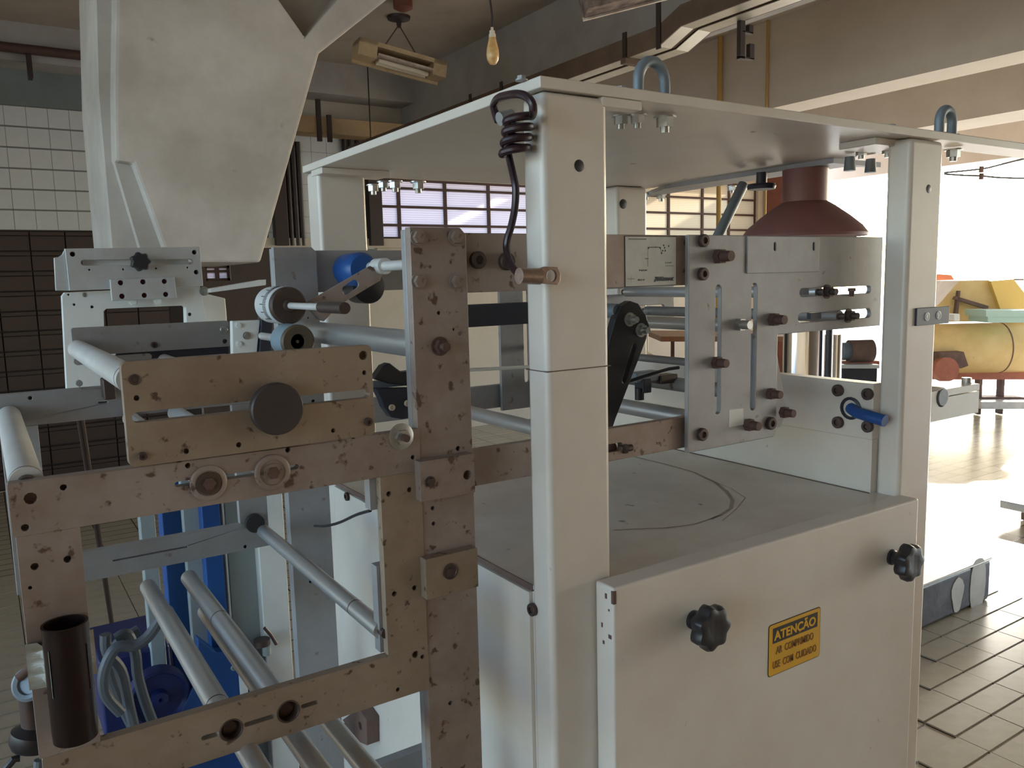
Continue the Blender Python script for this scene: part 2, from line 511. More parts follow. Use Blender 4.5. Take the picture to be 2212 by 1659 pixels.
def text(s, size, parent, at, m, name='lettering', bold=0.0, width=None, shear=0.0):
    cu = bpy.data.curves.new(name, 'FONT')
    cu.body = s
    cu.size = size
    cu.align_x = 'CENTER'
    cu.align_y = 'CENTER'
    cu.extrude = 0.0003
    cu.offset = bold
    cu.shear = shear
    o = bpy.data.objects.new(name, cu)
    C.objects.link(o)
    dg = bpy.context.evaluated_depsgraph_get()
    me = bpy.data.meshes.new_from_object(o.evaluated_get(dg))
    bpy.data.objects.remove(o)
    xs = [v.co.x for v in me.vertices]
    w = max(xs) - min(xs)
    k = (width / w) if width else 1.0
    for v in me.vertices:
        v.co = (v.co.x * k, -v.co.z, v.co.y)
    me.materials.clear()
    me.materials.append(M[m])
    return put(name, me, at, parent)

# ================================================================ THE HALL
CEIL = 3.58
BW = 7.6                                       # back wall
# floor slab with printed paving, and the tiles near enough to tell apart
fl = MB().box(-6, 11.5, -6, BW, -0.12, -0.006).build('floor', 'floor')
struct(fl, 'tan quarry tile floor with dark joints')
TX, TY = 0.24, 0.1125
tm = MB().box(0, TX - 0.004, 0, TY - 0.010, -0.0055, 0.0)
to = tm.build('paving_tile', 'floor_tile', bevel=0)
tile_me = to.data
bpy.data.objects.remove(to)
to = MB().box(0, TX - 0.004, 0, TY - 0.012, -0.0055, 0.0).build('paving_tile', 'floor_tile')
tan_me = to.data
bpy.data.objects.remove(to)
def paving(i0, i1, j0, j1, keep, tile_me=tile_me):
    for i in range(i0, i1):
        for j in range(j0, j1):
            x, y = 2.68 + i * TX + 0.002, 1.371 + j * TY + 0.005
            if keep(x, y):
                put('paving_tile', tile_me, (x, y, random.uniform(-0.0006, 0.0006)), fl)
paving(-3, 7, -8, 9, lambda x, y: 2.3 < x < 3.9 and y < 2.2 and y < 1.0 + (x - 2.0) * 0.75 and y > 0.6 + (x - 2.4) * 0.28)
paving(-13, -7, 13, 34, lambda x, y: -0.5 < x < 1.0, tan_me)
yard = struct(MB().box(11.5, 60, -30, 60, -0.3, -0.05).box(-40, 11.5, BW + 0.4, 60, -0.3, -0.05).box(-40, -6, -30, BW + 0.4, -0.3, -0.05).build('ground_outside', 'outside'))

cl = struct(MB().box(-6, 11.5, -6, BW + 0.3, CEIL, CEIL + 0.15).build('ceiling', 'ceiling'), 'stained concrete ceiling slab')
# back wall with two window openings
w1 = (3.40, 6.55, 2.02, 2.62)
w2 = (6.80, 9.02, 2.02, 2.78)
wb = MB()
_a, _b = pY(443, 574, BW), pY(500, 606, BW)
w3 = (_a.x, _b.x, _b.z, _a.z)
wb.plate(rect(-6, 9.35, -0.01, CEIL), BW, 0.2, holes=[rect(*w1), rect(*w2), rect(*w3)])
wb = struct(wb.build('wall_back', 'wall_cream'), 'cream back wall with steel windows')
struct(MB().box(-6, 1.35, BW - 0.012, BW, 3.03, CEIL).build('wall_back_paint', 'wall_grey'), 'grey painted band above the white tiles')
struct(MB().plate(rect(-2.5, 11.5, 0, CEIL), -6.2, 0.2).build('wall_rear', 'wall_slate'))
struct(MB().plate(rect(-6, BW, 0, CEIL), -2.2, 0.2, holes=[rect(-0.9, 4.2, 0.7, 3.45)], axis='X').build('wall_left', 'wall_cream'))
# white wall tiles
wt = MB().box(0.0015, 0.1485, -0.008, 0, 0.0015, 0.1485).build('wall_tile', 'tile_white')
wt_me = wt.data
bpy.data.objects.remove(wt)
gl = MB().box(-0.35, 1.35, BW - 0.004, BW, 2.07, 3.03)
gl.box(2.28, 3.38, BW - 0.004, BW, 1.9, 2.98)
gl = struct(gl.build('trim_1', 'grout'), 'grout bed behind the white wall tiles')
for i in range(10):
    for j in range(6):
        put('wall_tile', wt_me, (-0.15 + i * 0.15, BW - 0.004, 2.07 + j * 0.16 + 0.003), gl)
for i in range(7):
    for j in range(7):
        put('wall_tile', wt_me, (2.30 + i * 0.15, BW - 0.004, 1.92 + j * 0.15), gl)
# brown glazed tile wainscot
gd = struct(MB().box(-0.6, 1.6, BW - 0.006, BW, 0, 2.07).build('trim_2', 'grout_dark'), 'dark joints of the brown tile wainscot')
bt = MB().box(0.005, 0.245, -0.016, 0, 0, 0.110).build('brown_tile', 'tile_brown')
bt_me = bt.data
bpy.data.objects.remove(bt)
bt = MB().box(0.005, 0.245, -0.030, 0, 0, 0.026).build('brown_tile', 'tile_brown')
bl_me = bt.data
bpy.data.objects.remove(bt)
for i in range(7):
    for j in range(13):
        x = -0.36 + i * 0.25
        z = 2.07 - 0.04 - j * 0.158
        if z - 0.13 < 0:
            continue
        put('brown_ledge_tile', bl_me, (x, BW - 0.006, z), gd)
        put('brown_tile', bt_me, (x, BW - 0.006, z - 0.118), gd)
struct(MB().plate(rect(1.62, 2.95, 0.0, 1.93), BW - 0.012, 0.012, holes=[rect(*w3)]).build('trim_4', 'tile_brown'), 'dark brown dado below the duct')
# windows
def window(name, w, px_cols, rows, pm, label):
    x0, x1, z0, z1 = w
    fr = MB()
    y = BW + 0.06
    t = 0.022
    fr.box(x0, x0 + t, y - 0.02, y + 0.02, z0, z1).box(x1 - t, x1, y - 0.02, y + 0.02, z0, z1)
    fr.box(x0, x1, y - 0.02, y + 0.02, z0, z0 + t).box(x0, x1, y - 0.02, y + 0.02, z1 - t, z1)
    f = struct(fr.build(name, 'iron'), label)
    n = len(px_cols)
    for c in px_cols:
        MB().box(c - 0.018, c + 0.018, y - 0.018, y + 0.018, z0, z1).build('mullion', 'iron', f)
    for r in rows:
        MB().box(x0, x1, y - 0.022, y + 0.014, r - 0.012, r + 0.012).build('glazing_bar', 'iron', f)
    xs = [x0] + list(px_cols) + [x1]
    zs = [z0] + list(rows) + [z1]
    for i in range(len(xs) - 1):
        for j in range(len(zs) - 1):
            MB().box(xs[i], xs[i + 1], y - 0.003, y + 0.003, zs[j], zs[j + 1]).build('pane', pm, f)
    return f
window('window_1', w1, [3.66 + k * 0.535 for k in range(6)], [2.16, 2.345, 2.53], 'pane', 'steel window of ribbed white panes with brown bars')
window('window_2', w2, [7.40, 8.0, 8.5], [2.17, 2.37, 2.57], 'pane_warm', 'steel window of warm ribbed panes with rusty bars')
window('window_3', w3, [(w3[0] + w3[1]) / 2], [w3[3] - 0.05], 'pane', 'small pale window in the dark brown dado')
struct(MB().box(2.2, 9.35, BW - 0.05, BW, 1.93, 2.02).build('trim_3', 'wall_cream'), 'window sill ledge')
# ceiling beams running into the hall
struct(MB().box(3.70, 4.05, -6, BW, 3.09, CEIL).build('beam_1', 'concrete_grey'), 'grey concrete beam beside the cable tray')
struct(MB().box(5.47, 5.80, -6, 9.5, 2.9, CEIL).build('beam_2', 'beam'), 'cream concrete ceiling beam nearest the cable tray')
struct(MB().box(7.50, 8.05, -6, 9.5, 2.9, CEIL).build('beam_3', 'beam'), 'cream concrete ceiling beam farther from the cable tray')
struct(MB().box(10.6, 11.1, -6, 9.5, 2.9, CEIL).build('beam_4', 'beam'), 'cream concrete ceiling beam over the open side')
struct(MB().box(1.5, 3.7, 7.30, BW, 3.30, CEIL).build('beam_5', 'concrete_grey'), 'concrete ring beam above the back wall')
struct(MB().box(-2.2, 1.5, 7.30, BW, 3.30, CEIL).build('beam_6', 'concrete_grey'), 'concrete ring beam above the white tiles')
# brown pipe under the ring beam
pp = thing('wall_pipe', 'brown iron pipe running along the grey wall band above white tiles', 'pipe', (0.2, 7.22, 3.33))
MB().cyl((-1, 7.22, 3.37), (1.4, 7.22, 3.37), 0.035, n=14).build('pipe_run', 'iron', pp)
MB().box(0.47, 0.50, 7.2, 7.32, 3.17, 3.37).build('hanger', 'pipe', pp)
# wall pipes at the tiled strip
for k, (px, py, wd_, hi) in enumerate([(604, 450, 0.125, 2.90), (628, 450, 0.05, 2.90), (641, 450, 0.05, 2.90), (652.5, 450, 0.045, 2.90), (745.5, 320, 0.042, 2.98), (759, 320, 0.042, 2.98), (773.5, 320, 0.042, 2.98), (803, 320, 0.14, 2.98)]):
    p = pY(px, py, BW - 0.06)
    lab = ['wide dark riser duct on white tiles beside the hopper', 'slim brown riser pipe next to the wide duct by the hopper', 'slim brown riser pipe second from the wide duct by the hopper', 'thinnest brown riser pipe, third from the wide duct by the hopper', 'slim brown riser pipe farthest from the window duct, on white tiles', 'slim brown riser pipe between its two neighbours near the window duct', 'slim brown riser pipe next to the wide duct by the window', 'wide dark riser duct beside the bright window'][k]
    g = None if k in (0, 7) else ('riser pipes by the hopper' if k < 4 else 'riser pipes by the window')
    if wd_ > 0.1:
        o = MB().box(p.x - wd_ / 2, p.x + wd_ / 2, BW - 0.10, BW - 0.01, 1.95, hi).build('riser_duct', 'pipe', bevel=0.006)
    else:
        o = MB().cyl((p.x, BW - 0.035, 1.95), (p.x, BW - 0.035, hi), wd_ / 2, n=12).build('riser_pipe', 'pipe')
    tag(o, lab, 'pipe', g)
# ochre duct along the back wall
t = thing('wall_duct', 'ochre box duct fixed along the tiled back wall', 'duct', (3.0, 7.4, 2.95))
MB().box(1.9, 3.72, 7.34, 7.56, 2.955, 3.10).build('duct_body', 'tray_yellow', t, bevel=0.004)
for px in (690, 712):
    p = pY(px, 280, 7.33)
    MB().box(p.x - 0.02, p.x + 0.02, 7.32, 7.35, 2.88, 3.25 if px < 700 else 3.12).build('bracket', 'pipe', t)
tag(MB().box(9.10, 9.35, 7.1, 7.55, 0, 3.4).build('red_column', 'iron_red', bevel=0.01), 'red oxide steel column at the end of the back wall', 'column')

# ---------------------------------------------------------------- hanging concrete hopper
HY = 3.6
def poly(pts, Y):
    return [xz(x, y, Y) for x, y in pts]
hp = thing('concrete_hopper', 'tapering cream concrete hopper hanging from the ceiling', 'hopper', pY(460, 567, HY))
b = MB().plate(poly([(252, -120), (520, -120), (660, 80), (830, -120), (985, -120), (690, 115), (563, 567), (366, 567), (288, 352), (250, 347), (247, 200)], HY), HY, 0.75)
b.build('front_shell', 'concrete', hp, bevel=0.012)
MB().plate(poly([(500, -120), (660, 100), (840, -120)], HY + 0.25), HY + 0.25, 0.4).build('recess_panel', 'concrete', hp)
MB().plate(poly([(247, 347), (292, 352), (372, 567), (312, 567)], HY + 0.06), HY + 0.06, 0.6).build('haunch', 'concrete', hp)
MB().plate(poly([(206, -120), (262, -120), (262, 330), (320, 567), (246, 567), (214, 200)], HY + 0.12), HY + 0.12, 0.62).build('side_shell', 'concrete', hp)

# ---------------------------------------------------------------- cable tray
tx0, tx1 = 3.0, 3.21
z1 = (pX(1230, 170, tx0).z + pX(1423, 100, tx0).z) / 2
z2 = (pX(1471, 59, tx0).z + pX(1597, 7, tx0).z) / 2
ya, yb = pX(1423, 100, tx0).y, pX(1471, 59, tx0).y
tr = thing('cable_tray', 'brown steel cable tray with pale slotted underside hung under the beam', 'cable tray', (3.1, 3.5, z1))
prof = [(7.3, z1), (ya, z1), (yb, z2), (0.6, z2)]
hgt = 0.10
def strip(x0, x1, zo, h, name, m):
    bm_ = MB()
    for i in range(3):
        (y0, q0), (y1, q1) = prof[i], prof[i + 1]
        v = [(x0, y0, q0 + zo), (x1, y0, q0 + zo), (x1, y0, q0 + zo + h), (x0, y0, q0 + zo + h), (x0, y1, q1 + zo), (x1, y1, q1 + zo), (x1, y1, q1 + zo + h), (x0, y1, q1 + zo + h)]
        bm_.add(v, [(0, 1, 2, 3), (7, 6, 5, 4), (0, 4, 5, 1), (1, 5, 6, 2), (2, 6, 7, 3), (3, 7, 4, 0)])
    return bm_.build(name, m, tr, smooth=False)
strip(tx0 - 0.004, tx0 + 0.004, 0, hgt, 'side_rail', 'tray_side')
strip(tx1 - 0.004, tx1 + 0.004, 0, hgt, 'side_rail', 'tray_side')
strip(tx0 + 0.004, tx0 + 0.085, 0, 0.004, 'bottom_strip', 'tray_pale')
strip(tx0 + 0.120, tx1 - 0.004, 0, 0.004, 'bottom_strip', 'tray_pale')
strip(tx0 + 0.080, tx0 + 0.125, 0.008, 0.004, 'centre_strip', 'tray_side')
for px, py, dz in ((1352, 130, 0), (1425, 50, 0), (1018, 215, 0), (1085, 190, 0)):
    y = pX(px, py, tx0).y
    MB().box(tx0 - 0.012, tx0 - 0.004, y - 0.015, y + 0.015, z1 - 0.015, z1 + (0.13 if px != 1425 else 0.30)).build('hanger', 'pipe', tr)
y = pX(1352, 130, tx0).y
MB().box(tx0 - 0.02, tx1 + 0.03, y - 0.02, y + 0.02, z1 - 0.03, z1 - 0.002).build('cross_bracket', 'tray_side', tr)
MB().cyl((3.1, 7.0, z1), (3.1, 7.0, CEIL), 0.006, n=8).build('hanging_rod', 'pipe', tr)
MB().cyl((3.1, 1.6, z2), (3.1, 1.6, CEIL), 0.006, n=8).build('hanging_rod', 'pipe', tr)
# hook bracket, conduits
hy = 3.06
h0 = pX(1604, 48, tx1).y
hk = MB()
a, c_ = pY(1601, 48, h0), pY(1599, 128, h0)
s = mm(7, a)
hk.box(a.x - s, a.x + s, h0 - 0.012, h0 + 0.012, c_.z, z2 + 0.001)
e1, e2 = pY(1619, 55, h0), pY(1619, 71, h0)
hk.box(a.x, e1.x + s * 0.9, h0 - 0.012, h0 + 0.012, e2.z - 0.006, e2.z)
hk.box(e1.x - s * 0.9, e1.x + s * 0.9, h0 - 0.012, h0 + 0.012, e2.z - 0.004, e1.z)
e1, e2 = pY(1621, 96, h0), pY(1621, 127, h0)
hk.box(a.x - s, e1.x + s, h0 - 0.012, h0 + 0.012, e2.z - 0.006, e2.z)
hk.box(e1.x - s, e1.x + s, h0 - 0.012, h0 + 0.012, e2.z - 0.004, e1.z)
tag(hk.build('hook_bracket', 'pipe'), 'dark double hook bracket hanging below the cable tray', 'bracket')
for k, (px, w) in enumerate(((1558, 11), (1658, 6))):
    p = pX(px, 200, 5.455)
    r = mm(w / 2, p)
    o = MB().cyl((5.458 - r, p.y, 1.2), (5.458 - r, p.y, CEIL), r, n=12).build('conduit', 'yellow_tube')
    tag(o, ['thick ochre conduit hanging down the cream beam', 'thin ochre conduit hanging down the cream beam'][k], 'conduit')

# ---------------------------------------------------------------- lights hung from the ceiling (all unlit)
t = thing('fluorescent_fixture', 'cream fluorescent lamp trough tilted below the ceiling rose', 'lamp', (2.75, 5.7, 3.0))
A, B = pD(762, 108, 5.6), pD(948, 160, 5.9)
d = (B - A).normalized()
sd = d.cross(Vector((0, 0, 1))).normalized()
up = sd.cross(d).normalized()
def obox(b_, A, B, s0, s1, u0, u1):
    v = []
    for P_ in (A, B):
        for s_, u_ in ((s0, u0), (s1, u0), (s1, u1), (s0, u1)):
            v.append(P_ + sd * s_ + up * u_)
    b_.add(v, [(0, 1, 2, 3), (7, 6, 5, 4), (0, 4, 5, 1), (1, 5, 6, 2), (2, 6, 7, 3), (3, 7, 4, 0)])
    return b_
obox(MB(), A, B, -0.02, 0.0, -0.08, 0.05).build('housing', 'lamp_cream', t, bevel=0.003)
obox(MB(), A, B, 0.0, 0.15, 0.02, 0.05).build('back_plate', 'lamp_cream', t)
obox(MB(), A + d * 0.14, B - d * 0.10, 0.002, 0.15, -0.035, -0.02).build('reflector', 'lamp_white', t)
obox(MB(), A, A + d * 0.13, 0.0, 0.15, -0.06, 0.05).build('end_box', 'lamp_cream', t)
obox(MB(), B - d * 0.1, B, 0.0, 0.15, -0.06, 0.05).build('end_box', 'lamp_cream', t)
for q in (0.045, 0.10):
    MB().cyl(A + d * 0.16 + sd * q - up * 0.055, B - d * 0.12 + sd * q - up * 0.055, 0.016, n=12).build('tube', 'porcelain', t)
R0 = pZ(861, 36, CEIL)
MB().lathe(R0, (0, 0, -1), [(0.09, 0), (0.085, 0.02), (0.02, 0.035), (0.015, 0.08), (0, 0.08)], 16).build('ceiling_rose', 'pipe', t)
for q in (A + d * 0.2 + up * 0.05, B - d * 0.15 + up * 0.05):
    MB().cyl(R0 - Vector((0, 0, 0.06)), q, 0.005, n=6).build('chain', 'brown_steel', t)
t = thing('light_bulb', 'amber coated bulb hanging on a dark flex from the ceiling', 'bulb', pD(1065, 140, 3.6))
p = pD(1065, 140, 3.6)
k = mm(1, p)
MB().lathe(p, (0, 0, 1), [(0, 0), (7 * k, 1.5 * k), (12 * k, 9 * k), (14 * k, 20 * k), (13 * k, 32 * k), (9.5 * k, 46 * k), (7.5 * k, 56 * k)], 20).build('glass', 'amber', t)
MB().lathe(p + Vector((0, 0, 55 * k)), (0, 0, 1), [(7.5 * k, 0), (7.5 * k, 8 * k), (6 * k, 9 * k), (6 * k, 15 * k), (3 * k, 16 * k), (3 * k, 22 * k)], 16).build('lamp_holder', 'porcelain', t)
MB().tube([p + Vector((0, 0, 76 * k)), p + Vector((0.002, 0, 100 * k)), p + Vector((-0.006, 0, 130 * k)), Vector((p.x, p.y, CEIL))], 2.6 * k, 8).build('flex', 'pipe', t)
t = thing('dirty_lamp_trough', 'charred rusty lamp trough hanging above the cable tray', 'lamp', pD(1340, 15, 3.4))
A, B = pD(1258, 35, 3.3), pD(1560, -42, 3.3)
d = (B - A).normalized()
sd = d.cross(Vector((0, 0, 1))).normalized()
up = sd.cross(d).normalized()
obox(MB(), A, B, -0.005, 0.12, -0.01, 0.09).build('housing', 'grime', t, bevel=0.006)
obox(MB(), A, B, -0.012, 0.004, -0.018, -0.004).build('pale_lip', 'lamp_white', t)
obox(MB(), A + d * 0.05, A + d * 0.12, -0.012, 0.12, 0.09, 0.12).build('end_socket', 'grime', t)
MB().cyl(A + d * 0.3 + up * 0.08, Vector((A.x + 0.2, A.y, CEIL)), 0.004, n=6).build('chain', 'pipe', t)
MB().cyl(B - d * 0.1 + up * 0.08, Vector((B.x, B.y, CEIL)), 0.004, n=6).build('chain', 'pipe', t)
o = MB().lathe(pZ(870, 2, CEIL), (0, 0, -1), [(0.07, 0), (0.07, 0.05), (0.03, 0.07), (0, 0.07)], 14).build('junction_box', 'iron_red')
tag(o, 'small red brown junction box on the stained ceiling', 'junction box')

# ================================================================ THE MACHINE
S = 0.8
XP1, XP2 = 0.715 * S, 1.66 * S                 # left faces of the two front posts
PW, PD, PDB = 0.100, 0.045, 0.066                          # post section
YF, YB = 0.80, 1.551                           # front faces of front and rear posts
ZT = 1.6 + 0.273 * S                           # underside of the roof plate
ZC = 1.2                                       # cabinet top
# ---- gantry: roof plate on four posts
g = thing('machine_gantry', 'cream steel gantry of four posts under a flat roof plate', 'machine frame', (1.0, 1.2, 0))
rp = MB()
rhole = [circ(pZ(x, y, ZT)[:2], 0.006, 8) for x, y in ((1368, 354), (1628, 285), (1676, 289), (1478, 387))]
rp.plate([(XP1 - 0.004, YF - 0.003), (2.10, YF - 0.003), (2.10, YF + 0.058), (1.462, YF + 0.058), (1.462, 1.623), (XP1 - 0.004, 1.623)], ZT, 0.0135, blind=rhole, axis='Z')
roof = rp.build('roof_plate', ['cream'], g, bevel=0.0015)
for x, y in ((XP1, YF), (XP2, YF), (XP1, YB), (XP2, YB)):
    MB().box(x, x + PW, y, y + (PD if y == YF else PDB), 0, ZT - 0.001).build('post', 'cream', g, bevel=0.009)
# cap plates at the post heads
p = pZ(1835, 320, ZT)
MB().box(XP2 - 0.055, XP2 + 0.03, YF + 0.03, YF + 0.10, ZT - 0.012, ZT).build('cap_plate', 'cream', g, bevel=0.002)
MB().box(XP1 + PW - 0.01, XP1 + PW + 0.055, YF - 0.001, YF + 0.02, ZT - 0.012, ZT).build('cap_plate', 'cream', g, bevel=0.002)
MB().box(XP1 - 0.002, XP1 + PW + 0.04, YB - 0.03, YB + 0.03, ZT - 0.012, ZT).build('cap_plate', 'cream', g, bevel=0.002)
for (x, y), r in (((1341, 250), 0.013), ((1377, 248), 0.013), ((1436, 252), 0.016), ((1861, 322), 0.013), ((1918, 318), 0.013), ((2060, 322), 0.016),
                  ((706, 386), 0.016), ((806, 399), 0.016), ((828, 392), 0.015), ((853, 391), 0.017), ((903, 392), 0.018), ((1378, 420), 0.014), ((1396, 417), 0.012), ((1428, 417), 0.016), ((1580, 402), 0.012), ((1640, 392), 0.01)):
    q = pZ(x, y, ZT - 0.004)
    bolt(g, q, r * 0.78, 'hang', ('zinc',), DOWN, 'hanging_nut')
for x, y in ((1340, 196), (1922, 276), (1127, 193)):
    q = pZ(x, y + 6, ZT + 0.0135) if False else pY(x, y + 8, YF + 0.03)
    bolt(g, (q.x, q.y, ZT + 0.0135), 0.011 if x > 1200 else 0.007, 'hex', ('alu_grey',), (-PI / 2, 0, 0), 'roof_bolt')
def lifting_eye(x, y0, w, h, r, m):
    pts = []
    for k in range(5):
        pts.append((x - w, y0, ZT + 0.005 + (h - w) * k / 5))
    for k in range(13):
        a = PI - PI * k / 12
        pts.append((x + w * math.cos(a), y0, ZT + 0.013 + (h - w) + w * 1.1 * math.sin(a)))
    for k in range(4, -1, -1):
        pts.append((x + w, y0, ZT + 0.005 + (h - w) * k / 5))
    b_ = MB().tube(pts, r, 12)
    b_.cyl((x - w, y0, ZT + 0.013), (x - w, y0, ZT + 0.024), r * 1.7, n=6).cyl((x + w, y0, ZT + 0.013), (x + w, y0, ZT + 0.024), r * 1.7, n=6)
    return b_.build('lifting_eye', m, g)
e = pY(1408, 205, YF + 0.045)
lifting_eye(e.x, YF + 0.045, 0.024, 0.050, 0.0075, 'lift')
e = pY(2042, 292, YF + 0.045)
lifting_eye(e.x, YF + 0.045, 0.021, 0.052, 0.0085, 'lift')
# hole plugs
for (x, y), r in (((1251, 358), 0.0075), ((2006, 408), 0.0075)):
    q = pY(x, y, YF)
    bolt(g, q, r, 'dome', ('black',), None, 'hole_plug', 0.0005)
q = pY(1329, 458, YB)
bolt(g, (XP2 + 0.02, YB, q.z + 0.02), 0.012, 'dome', ('black',), None, 'hole_plug', 0.0005)
# paint seam across the near post
MB().box(XP1 - 0.0008, XP1 + PW + 0.0006, YF - 0.0008, YF + PD, pY(1200, 803, YF).z, pY(1200, 803, YF).z + 0.0012).build('paint_seam', 'brown_steel', g)
# stop bracket on the far front post
q0, q1 = pY(1981, 666, YF - 0.004), pY(2050, 698, YF - 0.004)
br = MB().box(q0.x, q1.x, YF - 0.004, YF, q1.z, q0.z).build('stop_bracket', 'navy', g, bevel=0.001)
for x, y in ((2002, 684), (2027, 681)):
    q = pY(x, y, YF - 0.004)
    put('bracket_hole', fastener('flat', 0.0075, ('plastic_sheet',)), q, br)

# ---- cabinet under the gantry
cb = thing('machine_cabinet', 'cream sheet metal cabinet filling the base of the gantry', 'cabinet', (1.0, 1.2, 0))
XC0, XC1 = XP1 + 0.003, XP2 + PW
MB().box(XC0 + 0.002, XC1 - 0.01, YF + 0.012, YB + 0.03, 0.02, ZC - 0.006).build('body', 'cream', cb)
MB().box(XC0, XC1 - 0.02, YF + 0.002, YB + 0.02, ZC - 0.006, ZC).build('top_panel', 'cream_top', cb, bevel=0.001)
MB().box(XC0 - 0.004, XC0 + 0.002, YF + PD + 0.004, YB, 0.02, ZC - 0.010).build('side_panel', 'cream', cb, bevel=0.001)
for x, y in ((1153, 1316), (752, 1072)):
    q = pX(x, y, XC0 - 0.004)
    bolt(cb, q, 0.0085, 'cap', ('bolt',), LEFT, 'bolt')
for pts_, w_ in ((((1365, 985), (1440, 1003), (1500, 1020), (1545, 1042), (1570, 1062), (1582, 1080), (1578, 1098), (1560, 1110), (1535, 1122)), 0.006), (((1560, 1112), (1500, 1132), (1440, 1140), (1380, 1142), (1326, 1145)), 0.0035), (((1530, 1035), (1580, 1055), (1610, 1075), (1590, 1100), (1560, 1125)), 0.002)):
    c_ = [pZ(x, y, ZC + 0.0004) for x, y in pts_]
    v, f = [], []
    for i, q in enumerate(c_):
        d_ = (c_[min(i + 1, len(c_) - 1)] - c_[max(i - 1, 0)]).normalized()
        n_ = Vector((-d_.y, d_.x, 0)) * w_ * random.uniform(0.3, 0.6)
        v += [q - n_, q + n_]
    f = [(2 * i, 2 * i + 1, 2 * i + 3, 2 * i + 2) for i in range(len(c_) - 1)]
    MB().add(v, f).build('dirt_streak', 'dirt', cb)
MB().box(XP1 + PW - 0.001, XP2 + 0.002, YF - 0.0026, YF + 0.0018, ZC - 0.004, ZC + 0.0006).build('rust_seam', 'brown_steel', cb)
MB().box(XC0 - 0.0012, XC0 + 0.0006, YF + PD, YB, ZC - 0.008, ZC + 0.0005).build('rust_seam', 'brown_steel', cb)
MB().box(1.3095, 1.312, YF + PD, YB, ZC - 0.004, ZC + 0.0012).build('rust_seam', 'brown_steel', cb)
# removable front door standing proud of the posts
dl, dr, dt = pY(1325, 1270, 0.76), pY(1985, 1090, 0.76), pY(1600, 1195, 0.76)
door = MB().box(dl.x, dr.x, 0.76, 0.797, 0.06, dl.z - 0.001).build('door', 'cream', cb, bevel=0.004)
def star_knob(q, r, parent):
    b_ = MB()
    n = 56
    prof_ = []
    def star(h, k):
        return [Vector((q.x + (r * k) * (1 + 0.09 * math.cos(7 * 2 * PI * i / n)) * math.cos(2 * PI * i / n), q.y - h, q.z + (r * k) * (1 + 0.09 * math.cos(7 * 2 * PI * i / n)) * math.sin(2 * PI * i / n))) for i in range(n)]
    L = [star(0.020, 0.80), star(0.024, 0.93), star(0.034, 0.95), star(0.041, 0.86), star(0.043, 0.66), star(0.0415, 0.40)]
    v = [p_ for l_ in L for p_ in l_]
    f = []
    for i in range(len(L) - 1):
        for k_ in range(n):
            k2 = (k_ + 1) % n
            f.append((i * n + k_, i * n + k2, (i + 1) * n + k2, (i + 1) * n + k_))
    f += [tuple(range(n)), tuple((len(L) - 1) * n + k_ for k_ in range(n))]
    b_.add(v, f)
    b_.lathe(q, (0, -1, 0), [(r * 0.42, 0), (r * 0.42, 0.004), (r * 0.34, 0.006), (r * 0.36, 0.021)], 20)
    return b_.build('star_knob', 'black', parent, sharp=50)
for x, y in ((1497, 1338), (1925, 1203)):
    star_knob(pY(x, y, 0.76), 0.0315, door)
# chipped corner of the door
for k_ in range(5):
    zz = dl.z - 0.012 - k_ * random.uniform(0.012, 0.022)
    yy = 0.764 + random.random() * 0.022
    MB().box(dl.x - 0.0006, dl.x + 0.001, yy, yy + random.uniform(0.002, 0.006), zz - random.uniform(0.002, 0.007), zz).build('paint_chip', 'rust', door)
MB().box(dl.x - 0.0006, dl.x + 0.004, 0.7592, 0.764, dl.z - 0.022, dl.z - 0.005).build('paint_chip', 'rust', door)

# warning label
s0, s1, s2 = pY(1660, 1348, 0.76), pY(1772, 1313, 0.76), pY(1660, 1459, 0.76)
sx0, sx1 = s0.x, s1.x
sz1 = (s0.z + s1.z) / 2
sz0 = pY(1715, 1440, 0.76).z
sw, sh = sx1 - sx0, sz1 - sz0
lb = thing('warning_label', 'yellow compressed air warning label stuck on the cabinet door', 'label', (sx0, 0.7594, sz0))
MB().plate(rect(sx0, sx1, sz0, sz1, 0.005), 0.7594, 0.0006).build('label_border', 'ink', lb)
MB().plate(rect(sx0 + 0.0012, sx1 - 0.0012, sz0 + 0.0012, sz1 - 0.0012, 0.004), 0.7590, 0.0004).build('label_face', 'yellow_sign', lb)
cx = (sx0 + sx1) / 2
MB().box(sx0 + sw * 0.075, sx1 - sw * 0.065, 0.7587, 0.7590, sz1 - sh * 0.375, sz1 - sh * 0.085).build('header_band', 'ink', lb)
def let(s_, size, z, m, bold, width):
    return text(s_, size, lb, (cx, 0.7586, z), m, 'lettering', bold, width)
let('ATENÇÃO', sh * 0.235, sz1 - sh * 0.245, 'yellow_sign', 0.0006, sw * 0.80)
let('AR  COMPRIMIDO', sh * 0.20, sz1 - sh * 0.535, 'ink_brown', 0.0001, sw * 0.72)
let('USE  COM  CUIDADO', sh * 0.20, sz1 - sh * 0.80, 'ink_brown', 0.0001, sw * 0.84)

